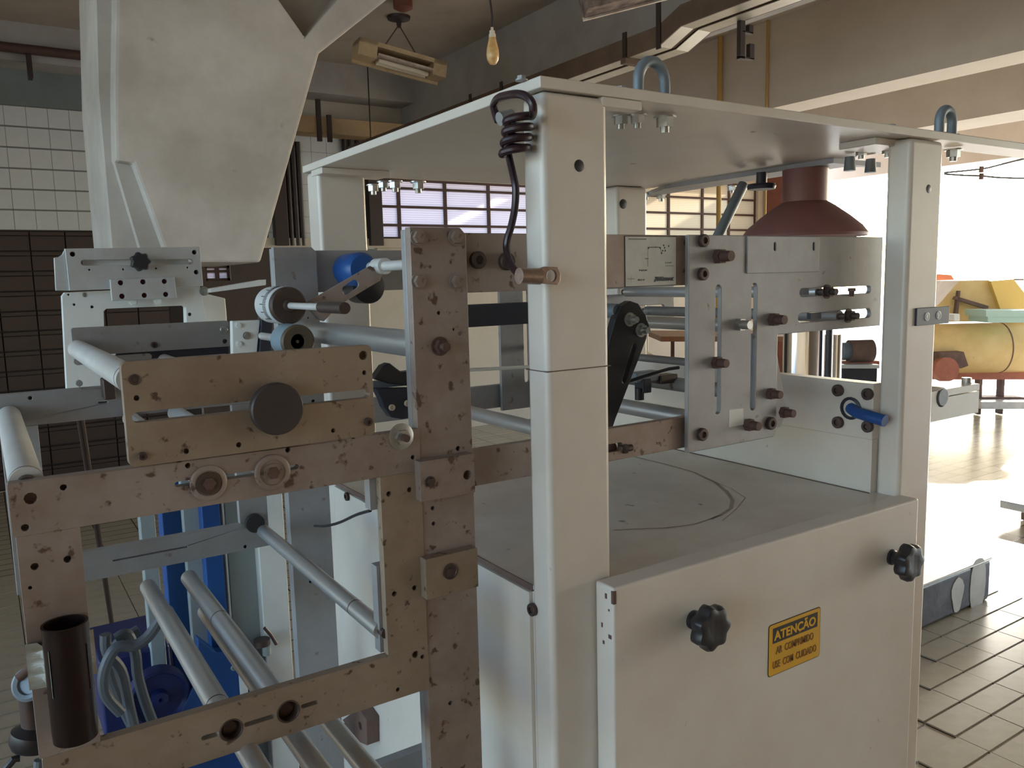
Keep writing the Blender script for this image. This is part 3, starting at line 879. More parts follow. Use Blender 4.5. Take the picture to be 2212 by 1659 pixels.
# ---- right hand wall of the cabinet, with clamp block and blue lever
XR = XC1 - 0.028 - 0.05
XR = 1.311
rw = thing('machine_side_wall', 'cream side wall of the machine with four bolts and a blue lever', 'machine panel', (XR, 1.2, ZC))
zt_ = pX(1890, 830, XR).z
zl_ = pX(1890, 952, XR).z
MB().box(XR + 0.004, XR + 0.03, YF + PD, YB + 0.02, ZC - 0.01, zl_ + 0.01).build('lower_panel', 'cream', rw)
MB().box(XR, XR + 0.032, YF + PD - 0.002, YB, zl_, zt_).build('bolted_plate', 'cream', rw, bevel=0.002)
for x, y in ((1812, 843), (1876, 851), (1812, 912), (1876, 921)):
    q = pX(x, y, XR)
    bolt(rw, q, 13, 'cap', ('bolt',), LEFT, 'bolt', 0)
q = pX(1838, 882, XR)
lv = MB().lathe(q, (-1, 0, 0), [(0.021, -0.004), (0.021, 0.002), (0.016, 0.004), (0.015, -0.003), (0, -0.003)], 20).build('lever_boss', 'navy', rw)
MB().tube([q + Vector((0.0, 0, 0)), q + Vector((-0.012, -0.02, -0.004)), q + Vector((-0.012, -0.075, -0.012))], 0.0105, 12).build('blue_lever', 'blue', rw)
# clamp block outside the post
ck = thing('clamp_block', 'white split clamp block with a bore beside the far front post', 'clamp', (XP2 + PW + 0.06, YF + 0.08, zt_ - 0.03))
c0, c1 = pY(2000, 822, YF + 0.03), pY(2113, 893, YF + 0.03)
cz1, cz0 = pY(2085, 834, YF + 0.03).z, pY(2085, 897, YF + 0.03).z
cxm, czm = pY(2035, 858, YF + 0.03).x, pY(2035, 858, YF + 0.03).z
bo = MB().plate([(c0.x, cz0), (c1.x, cz0), (c1.x, czm - 0.0015), (cxm + 0.024, czm - 0.0015), (cxm + 0.024, czm + 0.0005), (c1.x, czm + 0.0005), (c1.x, cz1), (c0.x, cz1)], YF + 0.03, 0.05, blind=[circ((cxm, czm), 0.019, 24)])
bo = bo.build('block', ['white_mach'], ck, bevel=0.002)
MB().cyl((cxm, YF + 0.027, czm), (cxm, YF + 0.06, czm), 0.016, n=20).build('shaft', 'lift', ck)
q = pY(2088, 822, YF + 0.055)
MB().cyl((q.x, YF + 0.055, cz1 - 0.001), (q.x, YF + 0.055, cz1 + 0.010), 0.009, n=16).build('clamp_screw', 'zinc', ck)
# lever strut and hood under the roof plate
hd = thing('suction_hood', 'red brown bell hood on a neck hung under the roof plate', 'hood', (1.16, 1.15, 1.6))
hY = 1.10
c_ = pY(1738, 440, hY)
k = mm(1, c_)
MB().cyl((c_.x, hY, c_.z - 2 * k), (c_.x, hY, ZT - 0.012), 47 * k, n=28).build('neck', 'hood_red', hd)
MB().lathe((c_.x, hY, c_.z), (0, 0, -1), [(46 * k, -4 * k), (62 * k, 6 * k), (92 * k, 28 * k), (118 * k, 50 * k), (130 * k, 66 * k), (128 * k, 72 * k), (110 * k, 68 * k), (0, 56 * k)], 40).build('bell', 'hood_red', hd)
a0, a1 = pZ(1553, 398, ZT - 0.006), pZ(1910, 372, ZT - 0.006)
MB().plate([(a0.x, a0.y), (a0.x + 0.02, a0.y + 0.30), (XP2 + 0.11, 1.50), (XP2 + 0.10, 1.02), (a1.x - 0.12, 1.02), (a1.x - 0.2, 1.05)], ZT - 0.010, 0.010, axis='Z').build('mount_plate', 'alu_grey', hd)
a, b_ = pY(1606, 398, 1.25), pY(1536, 540, 1.25)
MB().cyl(a, b_, mm(11, a), n=14).build('strut', 'lift', hd)
a = pY(1645, 395, 1.18)
MB().lathe((a.x, 1.18, ZT - 0.01), (0, 0, -1), [(0.011, 0), (0.011, 0.022), (0.028, 0.024), (0.030, 0.029), (0.028, 0.035), (0, 0.035)], 22).build('thumb_wheel', 'navy', hd)
for x in (1835, 1880):
    a = pY(x, 375, 0.98)
    MB().cyl((a.x, 0.98, ZT - 0.004), (a.x, 0.98, ZT - 0.03), 0.009, 0.011, n=12).build('spacer', 'lift', hd)

# ---- the two parallel side frames (uprights, beams and slotted bearing plates)
YN, YFAR = 0.88, 1.41
nx0, nx1, nzt = xz(885, 492, YN)[0], xz(1006, 500, YN)[0], xz(940, 491, YN)[1]
def Q(x, y):
    return xz(x, y, YN)
bz1 = Q(1320, 505)[1]
bz0 = Q(1320, 622)[1]
l1 = (Q(1320, 927)[1] + Q(1480, 908)[1]) / 2
l0 = (Q(1320, 1003)[1] + Q(1060, 1050)[1]) / 2
bx0, bx1 = Q(1487, 700)[0], Q(1905, 600)[0]
bzb = (Q(1487, 975)[1] + Q(1675, 946)[1]) / 2
bzm = Q(1790, 713)[1]
bxm = Q(1678, 850)[0]
def side_frame(t, y0, near):
    a1, a2 = ('alu', 'alu_grey') if near else ('alu_grey', 'alu_grey')
    # upright: two plates bolted back to back
    o = MB().plate([(nx0, 0.0), (nx1, 0.0), (nx1, nzt - 0.008), (nx1 - 0.008, nzt), (nx0, nzt)], y0, 0.013,
                   blind=[circ(Q(948, 676), 0.0025, 8), circ(Q(980, 712), 0.0015, 8), circ(Q(935, 1098), 0.0028, 8), circ(Q(937, 1131), 0.0028, 8), circ(Q(973, 1519), 0.0030, 8), circ(Q(990, 969), 0.0035, 8)])
    o.build('upright', [a1], t, bevel=0.0012)
    MB().box(nx0 + 0.0005, nx1 - 0.012, y0 + 0.015, y0 + 0.027, 0, nzt - 0.002).build('upright_backing', 'alu_grey' if near else a2, t, bevel=0.001)
    MB().box(nx0 + 0.004, bx0 + 0.03, y0 + 0.0135, y0 + 0.027, bz0, bz1).build('top_beam', a1, t, bevel=0.001)
    so_ = slot((Q(1340, 968)[0] - 0.02, Q(1340, 970)[1]), (Q(1345, 968)[0] + 0.006, Q(1340, 970)[1]), 0.006)
    MB().plate(rect(nx0 + 0.03, bx0 + 0.03, l0, l1), y0 + 0.0135, 0.012, holes=[so_]).build('lower_beam', a1, t, bevel=0.001)
    sl1, sl2 = vslot((1551, 624), (1551, 886), YN, 0.0062), vslot((1628, 620), (1628, 878), YN, 0.0062)
    h1, h2 = hslot((1733, 629), (1876, 628), YN, 0.0066), hslot((1731, 684), (1875, 679), YN, 0.0082)
    pl = [(bx0, bzb), (bxm - 0.006, bzb), (bxm, bzb + 0.006), (bxm, bzm), (bx1, bzm), (bx1, bz1), (bx0, bz1)]
    MB().plate(pl, y0, 0.008, holes=[sl1, sl2, h1, h2]).build('bearing_plate', a2, t, bevel=0.0012)
    MB().plate([Q(1640, 722), Q(1686, 722), Q(1714, 890), Q(1700, 925), Q(1640, 925)], y0 + 0.014, 0.010).build('gusset_plate', a2, t)
    if not near:
        return
    o = MB().plate(rect(Q(1612, 510)[0], Q(1768, 510)[0], Q(1650, 590)[1], bz1 - 0.001), y0 - 0.003, 0.003,
                   blind=[slot(Q(1671, 527), Q(1671, 538), 0.0028), slot(Q(1755, 527), Q(1755, 538), 0.0028)])
    o.build('stiffener_plate', ['alu_grey', 'bolt'], t, bevel=0.0008)
    MB().plate([Q(1575, 885), Q(1605, 882), Q(1606, 917), Q(1574, 923)], y0 - 0.0006, 0.0006).build('paint_patch', 'white_mach', t)
    # fasteners
    for x, y in ((902, 513), (984, 513), (904, 608), (986, 608)):
        bolt(t, pY(x, y, y0), 17, 'hex', ('alu',))
    bolt(t, pY(950, 748, y0), 19, 'stud', ('rust',), name='stud_nut')
    for x, y in ((1517, 520), (1516, 592), (1514, 938), (1662, 914)):
        bolt(t, pY(x, y, y0), 14, 'cap', ('bolt',))
    for x, y, r in ((1550, 554, 17), (1545, 783, 14), (1662, 850, 13), (1614, 917, 14), (1667, 690, 15), (1690, 890, 13)):
        bolt(t, pY(x, y, y0), r, 'peg', ('rust',), name='journal_bolt')
    bolt(t, pY(1595, 701, y0), 14, 'peg', ('zinc',), name='journal_bolt')
    for x, y in ((1786, 630), (1832, 682)):
        bolt(t, pY(x, y, y0), 14, 'stud', ('bolt',), name='slot_bolt')
    for x, y in ((1738, 630), (1765, 682)):
        q_ = pY(x, y, y0)
        MB().box(q_.x - 0.014, q_.x + 0.014, y0 + 0.002, y0 + 0.010, q_.z - 0.0055, q_.z + 0.0055).build('slot_filler', 'navy', t)
    bolt(t, pY(1840, 622, y0), 8, 'peg', ('rust',), DOWN, 'set_screw')
    for x, y in ((1030, 562), (1092, 565)):
        bolt(t, pY(x, y, y0 + 0.0135), 19, 'cap', ('disc_brown',))
    bolt(t, pY(1345, 970, y0 + 0.0135), 11, 'peg', ('bolt',), RIGHT, 'slot_stud')
sf = thing('side_frame', 'stained aluminium side frame with slotted bearing plate and diagram placard', 'machine frame', (nx0, YN, 0))
side_frame(sf, YN, True)
ff = thing('side_frame', 'dull aluminium side frame standing behind the rollers', 'machine frame', (nx0, YFAR, 0))
side_frame(ff, YFAR, False)
# diagram placard riveted to the near top beam
yp = YN + 0.0135
p0, p1 = pY(1350, 511, yp), pY(1459, 615, yp)
pc = MB().box(p0.x - 0.0012, p1.x + 0.0012, yp - 0.0004, yp + 0.0005, p1.z - 0.0012, p0.z + 0.0012).build('placard_border', 'navy', sf)
pf = MB().box(p0.x, p1.x, yp - 0.0012, yp - 0.0004, p1.z, p0.z).build('diagram_placard', 'placard', sf)
pf['label'] = 'pale threading diagram placard'
pw, ph = p1.x - p0.x, p0.z - p1.z
def pl(u0, v0, u1, v1, w, m='ink_grey'):
    a_ = Vector((p0.x + u0 * pw, yp - 0.0014, p0.z - v0 * ph))
    b_ = Vector((p0.x + u1 * pw, yp - 0.0014, p0.z - v1 * ph))
    d_ = (b_ - a_).normalized()
    n_ = Vector((-d_.z, 0, d_.x)) * (w * pw / 2)
    MB().add([a_ - n_, b_ - n_, b_ + n_, a_ + n_], [(0, 1, 2, 3)]).build('diagram_line', m, pf, smooth=False)
pl(0.43, 0.215, 0.68, 0.215, 0.010, 'ink_blue')
pl(0.43, 0.215, 0.425, 0.60, 0.008)
pl(0.68, 0.215, 0.70, 0.34, 0.010)
pl(0.585, 0.19, 0.585, 0.235, 0.012)
pl(0.37, 0.445, 0.44, 0.445, 0.016)
pl(0.05, 0.05, 0.40, 0.05, 0.020)
pl(0.78, 0.60, 0.95, 0.60, 0.010)
pl(0.03, 0.85, 0.17, 0.85, 0.010)
pl(0.10, 0.77, 0.10, 0.93, 0.006)
pl(0.56, 0.83, 0.74, 0.83, 0.012, 'ink_blue')
pl(0.56, 0.925, 0.60, 0.83, 0.030, 'ink_blue')
for u, v in ((0.44, 0.23), (0.675, 0.23), (0.745, 0.175), (0.765, 0.225), (0.725, 0.285), (0.775, 0.285), (0.705, 0.335), (0.845, 0.19)):
    q = Vector((p0.x + u * pw, yp - 0.0014, p0.z - v * ph))
    MB().add([q + Vector((0.014 * pw * math.cos(k_ * PI / 4), 0, 0.014 * pw * math.sin(k_ * PI / 4))) for k_ in range(8)], [tuple(range(8))]).build('diagram_mark', 'ink_blue', pf, smooth=False)
def ptext(s_, size, u, v, m, w, sh_=0.0, bold=0.0):
    text(s_, size, pf, (p0.x + u * pw, yp - 0.0015, p0.z - v * ph), m, 'lettering', bold, w * pw, sh_)
ptext('INGEMAK', ph * 0.085, 0.77, 0.88, 'ink_blue', 0.36, 0.25, 0.0004)
ptext('MAX', ph * 0.045, 0.335, 0.685, 'ink_blue', 0.16)
ptext('REV', ph * 0.045, 0.30, 0.88, 'ink_blue', 0.13)
ptext('E MAX', ph * 0.035, 0.845, 0.535, 'ink_grey', 0.13)

# ---- unwinder frame (near side)
YU = YN - 0.002
def frame_holes(Y, pts):
    return [circ(xz(x, y, Y), mm(r, pY(x, y, Y)), 10) for x, y, r in pts]
un = thing('unwinder_frame', 'rusty brown aluminium ladder frame with slotted rails facing the aisle', 'machine frame', (0.2, YU, 0.9))
ux0, ux1 = Q(20, 1100)[0], Q(905, 960)[0]
uz1 = (Q(60, 1048)[1] + Q(900, 918)[1]) / 2
uz0 = (Q(40, 1170)[1] + Q(905, 1008)[1]) / 2
lz1 = (Q(223, 1600)[1] + Q(832, 1416)[1]) / 2
lz0 = (Q(500, 1629)[1] + Q(905, 1490)[1]) / 2
lx0, lx1 = Q(60, 1400)[0], Q(182, 1239)[0]
lxl = Q(42, 1239)[0]
MB().plate(rect(ux0, ux1, uz0, uz1, 0.002, 2), YU, 0.013, holes=[hslot((384, 1050), (640, 1005), YU, 0.0028)],
           blind=frame_holes(YU, [(66, 1077, 13), (137, 1053, 7), (54, 1140, 8), (406, 1006, 6), (622, 972, 6), (763, 942, 6), (892, 988, 5)])).build('upper_rail', ['alu'], un, bevel=0.0012)
MB().plate(rect(lxl + 0.002, Q(925, 1440)[0], lz0, lz1, 0.002, 2), YU, 0.013, holes=[hslot((440, 1595), (468, 1586), YU, 0.0026), hslot((532, 1566), (590, 1547), YU, 0.0026), hslot((655, 1526), (684, 1517), YU, 0.0026), circ(xz(500, 1577, YU), mm(24.5, pY(500, 1577, YU)), 24), circ(xz(623, 1537, YU), mm(24.5, pY(623, 1537, YU)), 24)],
           blind=frame_holes(YU, [(898, 1414, 8), (913, 1419, 5), (860, 1490, 5)])).build('lower_rail', ['alu_tan'], un, bevel=0.0012)
MB().plate(rect(lxl, lx1, lz1, uz0, 0.001, 2), YU, 0.013, blind=frame_holes(YU, [(75, 1224, 8), (146, 1208, 8), (65, 1270, 4)])).build('stile', ['alu'], un, bevel=0.0012)
rx0, rx1 = Q(825, 1150)[0], Q(915, 1200)[0]
MB().plate(rect(rx0, rx1, lz1, uz0, 0.001, 2), YU, 0.013, blind=frame_holes(YU, [(840, 1067, 6), (885, 1058, 6), (852, 1283, 6), (896, 1270, 6)])).build('stile', ['alu_tan'], un, bevel=0.0012)
MB().box(rx0 - 0.008, rx0 + 0.02, YU + 0.014, YU + 0.03, Q(808, 1108)[1], uz0 - 0.001).build('backing_bar', 'alu_grey', un)
MB().box(rx0 - 0.004, rx0 + 0.02, YU + 0.014, YU + 0.03, lz1, Q(815, 1232)[1]).build('backing_bar', 'alu_grey', un)
# big roller washers in the slots
for x, y, m_ in ((450, 1043, 'disc_brown'), (588, 1020, 'alu')):
    q = pY(x, y, YU)
    k = mm(1, q)
    o = MB().lathe(q, (0, -1, 0), [(39 * k, 0), (39 * k, 4 * k), (36 * k, 6 * k), (28 * k, 6 * k), (27 * k, 4 * k), (0, 4 * k)], 32).build('washer', 'alu', un)
    MB().cyl(q + Vector((0, -3 * k, 0)), q + Vector((0, -9 * k, 0)), 25 * k if m_ == 'disc_brown' else 20 * k, n=24).build('hub', m_, o)
    MB().cyl(q + Vector((0, -8 * k, 0)), q + Vector((0, -13 * k, 0)), 14 * k, n=6).build('hex_nut', 'rust', o)
for x, y in ((500, 1577), (623, 1537)):
    q = pY(x, y, YU)
    k = mm(1, q)
    MB().lathe(q, (0, -1, 0), [(25 * k, -0.012), (25 * k, 1 * k), (23 * k, 2 * k), (21.5 * k, 0), (21 * k, -0.05), (0, -0.05)], 28).build('tube_socket', 'disc_brown', un)
q = pY(866, 943, YU)
k = mm(1, q)
o = MB().lathe(q, (0, -1, 0), [(29 * k, 0), (29 * k, 3 * k), (24 * k, 5 * k), (12 * k, 5 * k), (0, 5 * k)], 28).build('washer', 'zinc', un)
MB().cyl(q + Vector((0, -4 * k, 0)), q + Vector((0, -16 * k, 0)), 17 * k, n=6).build('hex_nut', 'zinc', o)
MB().cyl(q + Vector((0, -15 * k, 0)), q + Vector((0, -30 * k, 0)), 8 * k, n=14).build('stud', 'rust', o)
# clamp bars over the upright
for (x0, y0, x1, y1, x2, y2) in ((905, 1000, 1024, 978, 1026, 1062), (917, 1212, 1031, 1181, 1033, 1265)):
    YC_ = YN - 0.016
    a, b_ = xz(x0, y0, YC_), xz(x1, y1, YC_)
    zt2 = (a[1] + b_[1]) / 2
    zb2 = xz(x2, y2, YC_)[1] + (zt2 - b_[1])
    o = MB().plate(rect(xz(x0, y0, YC_)[0] + 0.001, b_[0], zb2, zt2, 0.001, 2), YC_, 0.016, blind=[circ(xz(1010, 1026, YC_), 0.006, 14)] if x0 < 910 else []).build('clamp_bar', ['alu' if x0 < 910 else 'alu_tan'], un, bevel=0.0012)
    if x0 < 910:
        bolt(un, pY(929, 1040, YC_), 11, 'hex', ('bolt',))
    else:
        bolt(un, pY(973, 1234, YC_), 18, 'flat', ('bolt',))
# ---- tension plate with the large hand knob
YT = YN - 0.010
tp = thing('tension_plate', 'brown slotted tension plate with a large round knob on the upper rail', 'machine plate', (0.25, YT, 1.42))
tx0_, tx1_ = xz(270, 900, YT)[0], xz(806, 830, YT)[0]
tz1 = (xz(265, 787, YT)[1] + xz(798, 741, YT)[1]) / 2
tz0 = (xz(288, 1006, YT)[1] + xz(808, 926, YT)[1]) / 2 - 0.0045
MB().plate(rect(tx0_, tx1_, tz0, tz1, 0.006, 4), YT, 0.012, holes=[hslot((298, 906), (790, 847), YT, 0.0052)],
           blind=frame_holes(YT, [(295, 860, 6), (787, 805, 5), (403, 975, 6), (516, 961, 6), (720, 930, 5), (785, 768, 10)])).build('plate', ['alu_tan'], tp, bevel=0.0012)
bolt(tp, pY(291, 820, YT), 12, 'flat', ('bolt',))
bolt(tp, pY(308, 985, YT), 9, 'cap', ('bolt',))
bolt(tp, pY(795, 911, YT), 9, 'cap', ('bolt',))
q = pY(590, 880, YT)
k = mm(1, q)
MB().lathe(q, (0, -1, 0), [(50 * k, 2 * k), (52 * k, 6 * k), (50 * k, 10 * k), (30 * k, 11 * k), (30 * k, 14 * k)], 40).build('lock_ring', 'black', tp)
MB().lathe(q, (0, -1, 0), [(54 * k, 13 * k), (56 * k, 16 * k), (56 * k, 32 * k), (53 * k, 36 * k), (0, 36.5 * k)], 48).build('hand_knob', 'knob_grey', tp)

# ---- far unwinder frame, mirror of the near one
fu = thing('unwinder_frame', 'dull grey aluminium ladder frame behind the rollers', 'machine frame', (0.2, YFAR, 0.9))
def QF(x, y):
    return xz(x, y, YFAR)
fz1, fz0 = QF(80, 846)[1], QF(170, 909)[1]
gz1, gz0 = (QF(173, 1190)[1] + QF(516, 1136)[1]) / 2, (QF(182, 1250)[1] + QF(560, 1190)[1]) / 2
MB().plate(rect(ux0 - 0.02, ux1, fz0, fz1), YFAR, 0.013, holes=[hslot((216, 870), (230, 868.5), YFAR, 0.0025)], blind=[circ(QF(65, 860), 0.003, 8)]).build('upper_rail', ['alu_grey'], fu, bevel=0.001)
MB().plate(rect(lxl, QF(582, 1160)[0], gz0, gz1), YFAR, 0.013, holes=[hslot((245, 1207), (405, 1185), YFAR, 0.0012)], blind=[circ(QF(530, 1181), 0.003, 8)]).build('lower_rail', ['alu_grey'], fu, bevel=0.001)
MB().box(lxl, QF(86, 960)[0], YFAR, YFAR + 0.013, gz1, fz0).build('stile', 'alu_grey', fu, bevel=0.001)
MB().box(QF(516, 1100)[0], QF(578, 1100)[0], YFAR, YFAR + 0.013, gz1, fz0).build('stile', 'alu_grey', fu, bevel=0.001)
MB().cyl(pY(548, 1128, YFAR), pY(548, 1128, YFAR) + Vector((0, -0.012, 0)), 0.016, n=20).build('roller_bush', 'black', fu)
o = thing('tension_plate', 'grey slotted tension plate with rounded corners behind the pale roller', 'machine plate', (0.2, YFAR, 1.5))
a_, b_ = QF(152, 706), QF(494, 835)
pz1, pz0 = (QF(152, 708)[1] + QF(490, 693)[1]) / 2, (QF(165, 841)[1] + QF(240, 836)[1]) / 2
pzm = QF(490, 748)[1]
MB().plate(rect(a_[0], QF(494, 720)[0], pzm, pz1, 0.004), YFAR - 0.006, 0.012, blind=[circ(QF(484, 737), 0.004, 10)]).build('plate', ['alu_grey'], o, bevel=0.001)
MB().plate(rect(a_[0] + 0.004, QF(494, 760)[0] - 0.002, pz0, pzm - 0.012, 0.005), YFAR - 0.002, 0.010, holes=[hslot((167, 779), (320, 772), YFAR, 0.0055)], blind=[circ(QF(171, 828), 0.005, 10)]).build('lower_plate', ['alu_grey', 'plastic_sheet'], o, bevel=0.001)
MB().box(a_[0] + 0.06, QF(494, 760)[0], YFAR, YFAR + 0.012, pzm - 0.014, pzm + 0.001).build('slide_rail', 'navy', o)
for x, y, r in ((333, 745, 7), (483, 712, 8)):
    bolt(o, pY(x, y, YFAR - 0.006), r, 'cap', ('bolt' if x < 400 else 'zinc',))
MB().box(QF(215, 815)[0], QF(240, 815)[0], YFAR - 0.04, YFAR - 0.002, QF(225, 858)[1], QF(225, 815)[1]).build('pivot_block', 'bolt', o, bevel=0.002)

# ---- rollers between the frames; each is a tube with journals
def roller(pt, r_px, m_, label, ya=None, yb=None, group=None, name='guide_roller', ring=None, journal=True):
    ya = YN + 0.0135 if ya is None else ya
    yb = YFAR if yb is None else yb
    c = pY(pt[0], pt[1], YN)
    r = mm(r_px, c)
    t_ = thing(name, label, 'roller', (c.x, (ya + yb) / 2, c.z), group)
    MB().cyl((c.x, ya + 0.006, c.z), (c.x, yb - 0.006, c.z), r, n=32).build('tube', m_, t_)
    if journal:
        MB().cyl((c.x, ya - 0.006, c.z), (c.x, ya + 0.0065, c.z), r * 0.55, n=16).build('journal', 'bolt', t_)
        MB().cyl((c.x, yb - 0.0065, c.z), (c.x, yb + 0.006, c.z), r * 0.55, n=16).build('journal', 'bolt', t_)
    if ring:
        MB().cyl((c.x, ya + ring, c.z), (c.x, ya + ring + 0.002, c.z), r * 1.012, n=32).build('end_ring', 'bolt', t_)
    return t_
roller((838, 1372), 20, 'roller', 'bright aluminium roller between the right stiles of both ladder frames', ya=YN + 0.011, ring=0.09)
roller((500, 1577), 25, 'roller', 'aluminium roller in the lower rails nearer the taped tube', ring=0.05)
roller((623, 1537), 25, 'roller', 'aluminium roller in the lower rails nearer the upright', ring=0.3)
roller((60, 1052), 35, 'roller_pale', 'pale fat roller between the free ends of the upper rails', ring=0.012)
roller((287, 822), 31, 'roller_pale', 'pale roller between the two tension plates at their free ends', ya=YT + 0.012, ring=0.02)
roller((556, 852), 20, 'roller_pale', 'slim roller between the two tension plates behind the knob', ya=YT + 0.012)
roller((450, 1043), 24, 'roller_pale', 'pale roller held by the brown hub washer of the upper rail')
roller((588, 1020), 24, 'roller_pale', 'pale roller held by the plain washer of the upper rail')
roller((953, 750), 31, 'roller', 'mottled aluminium roller ending behind the bolted upright', ya=YN + 0.027, ring=0.006)
roller((1790, 631), 13.5, 'roller', 'roller held in the upper level slot of the bearing plate', yb=YFAR, ring=0.16)
roller((1835, 684), 13, 'alu_far', 'dark roller held in the lower level slot of the bearing plate')
roller((1600, 705), 15, 'roller', 'roller held by the bright nut beside the vertical slot')
roller((1625, 927), 19, 'roller', 'roller over the lower beam near the bearing plate foot')
roller((1672, 858), 17, 'alu_far', 'dull roller behind the gusset of the bearing plate')
roller((1561, 790), 9, 'alu_far', 'thin tie rod across the middle of the bearing plates', name='tie_rod')
roller((1345, 972), 19, 'roller', 'bright roller above the lower beam behind the near post', ya=YN + 0.027)
# short rollers of the lower web path, carried by a cross rail under the ladder frame
lw = thing('lower_web_rail', 'grey cross rail below the ladder frame carrying three tubes', 'machine frame', (0.3, 0.95, 0.8))
for x, y, r in ((548, 1645, 24), (665, 1630, 24), (765, 1625, 22)):
    c = pY(x, y, 0.86)
    MB().cyl((c.x, 0.78, c.z), (c.x, 1.02 if x > 700 else 1.36, c.z), mm(r, c), n=28).build('tube', 'roller', lw)
c = pY(660, 1720, 0.98)
MB().box(lxl, nx0 + 0.03, 0.95, 0.965, c.z - 0.03, c.z + 0.025).build('rail', 'alu_grey', lw)
# lay shaft with collar, and the swing arm
c = pY(1105, 558, YN)
sh = thing('lay_shaft', 'pale shaft with clamp collar between the top beams', 'shaft', (c.x, 1.1, c.z))
MB().cyl((c.x, YN + 0.02, c.z), (c.x, YFAR, c.z), mm(14, c), n=20).build('shaft', 'roller_pale', sh)
y1 = pX(826, 575, c.x).y
MB().cyl((c.x, y1 - 0.012, c.z), (c.x, y1 + 0.025, c.z), mm(23, c), n=24).build('collar', 'roller_pale', sh)
MB().cyl((c.x, YFAR - 0.012, c.z), (c.x, YFAR, c.z), mm(24, c), n=24).build('boss', 'disc_brown', sh)
# swing arm from the collar to the edge wheel shaft
ya_ = y1 + 0.004
ar = thing('swing_arm', 'slotted aluminium swing arm between lay shaft and edge wheel', 'bracket', pY(740, 630, ya_))
so_ = slot(xz(748, 627, ya_), xz(766, 614, ya_), 0.0075)
MB().plate([xz(*p_, ya_) for p_ in ((800, 574), (826, 590), (822, 606), (735, 658), (700, 694), (684, 690), (660, 655))], ya_, 0.005, holes=[so_]).build('arm', 'alu', ar, bevel=0.0008)
q = pY(702, 662, ya_ - 0.004)
MB().plate([xz(*p_, ya_ - 0.02) for p_ in ((662, 656), (716, 648), (722, 664), (700, 692))], ya_ - 0.02, 0.018).build('end_lug', 'alu', ar, bevel=0.001)
# edge wheels
ew = thing('edge_wheel', 'white graduated drum with rusted disc on a thin shaft', 'wheel', pY(620, 655, 1.28))
q = pY(622, 660, 1.28)
k = mm(1, q)
b2 = pX(745, 666, q.x).y
MB().cyl((q.x, 1.283, q.z), (q.x, 1.36, q.z), 41 * k, n=40).build('dial_drum', 'dial', ew)
MB().lathe((q.x, 1.283, q.z), (0, -1, 0), [(40 * k, 0), (40.5 * k, 0.004), (36 * k, 0.009), (14 * k, 0.010), (12 * k, 0.016), (0, 0.016)], 40).build('disc', 'disc_brown', ew)
MB().cyl((q.x, 1.27, q.z), (q.x, b2 + 0.09, q.z), 7 * k, n=16).build('shaft', 'roller_pale', ew)
MB().cyl((q.x, b2, q.z), (q.x, b2 + 0.09, q.z), 11 * k, n=18).build('spindle_nut', 'bolt', ew)
for i in range(26):
    a = math.radians(100 + i * 5)
    v = Vector((q.x + 41.3 * k * math.cos(a), 0, q.z + 41.3 * k * math.sin(a)))
    L_ = 0.030 if i % 5 == 0 else 0.014
    MB().box(v.x - 0.0006, v.x + 0.0006, 1.30, 1.30 + L_, v.z - 0.0006, v.z + 0.0006).build('graduation', 'ink', ew)
e2 = thing('edge_wheel', 'blue rimmed drum with olive disc below the graduated drum', 'wheel', pY(640, 738, 1.22))
q = pY(644, 738, 1.22)
k = mm(1, q)
MB().cyl((q.x, 1.224, q.z), (q.x, 1.275, q.z), 37 * k, n=36).build('drum', 'rim_blue', e2)
MB().lathe((q.x, 1.224, q.z), (0, -1, 0), [(37 * k, 0), (37 * k, 0.003), (33 * k, 0.006), (17 * k, 0.006), (15 * k, -0.001), (4 * k, -0.001), (3 * k, 0.003), (0, 0.003)], 36).build('disc', 'disc_olive', e2)
MB().cyl((q.x, 1.27, q.z), (q.x, YFAR, q.z), 9 * k, n=16).build('shaft', 'roller_pale', e2)
# black levers seen through the frame
t = thing('slotted_arm', 'black slotted dancer arm with two chrome bolts behind the near post', 'lever', pY(1350, 800, 1.02))
YA = 1.02
so_ = slot(xz(1371, 748, YA), xz(1349, 822, YA), 0.0042)
MB().plate([xz(*p_, YA) for p_ in ((1290, 900), (1296, 815), (1330, 690), (1345, 660), (1362, 650), (1380, 656), (1396, 680), (1403, 704), (1396, 735), (1330, 905), (1312, 960), (1285, 960))], YA, 0.016, holes=[so_]).build('arm', 'black', t, bevel=0.0015)
for x, y in ((1360, 690), (1384, 713)):
    bolt(t, pY(x, y, YA), 14, 'stud', ('zinc',))
MB().cyl(pY(1345, 672, YA) + Vector((0, 0.01, 0)), pY(1345, 672, YA) + Vector((0, 0.10, 0)), 0.012, n=18).build('pivot', 'lift', t)
t = thing('dancer_lever', 'black bent lever with pale bolts beyond the upright', 'lever', pY(848, 850, 1.2))
MB().plate([xz(*p_, 1.2) for p_ in ((808, 818), (828, 790), (842, 784), (868, 804), (900, 800), (900, 836), (840, 829))], 1.2, 0.02).build('upper_arm', 'black', t, bevel=0.002)
MB().plate([xz(*p_, 1.18) for p_ in ((812, 840), (900, 838), (900, 900), (870, 906), (846, 902), (830, 880), (824, 862))], 1.18, 0.02).build('lower_arm', 'navy', t, bevel=0.002)
for x, y in ((846, 880), (879, 871)):
    bolt(t, pY(x, y, 1.18), 7, 'cap', ('card',))
MB().box(*sorted((xz(806, 832, 1.21)[0], xz(905, 838, 1.21)[0])), 1.21, 1.23, *sorted((xz(806, 840, 1.21)[1], xz(806, 826, 1.21)[1]))).build('link', 'lift', t)
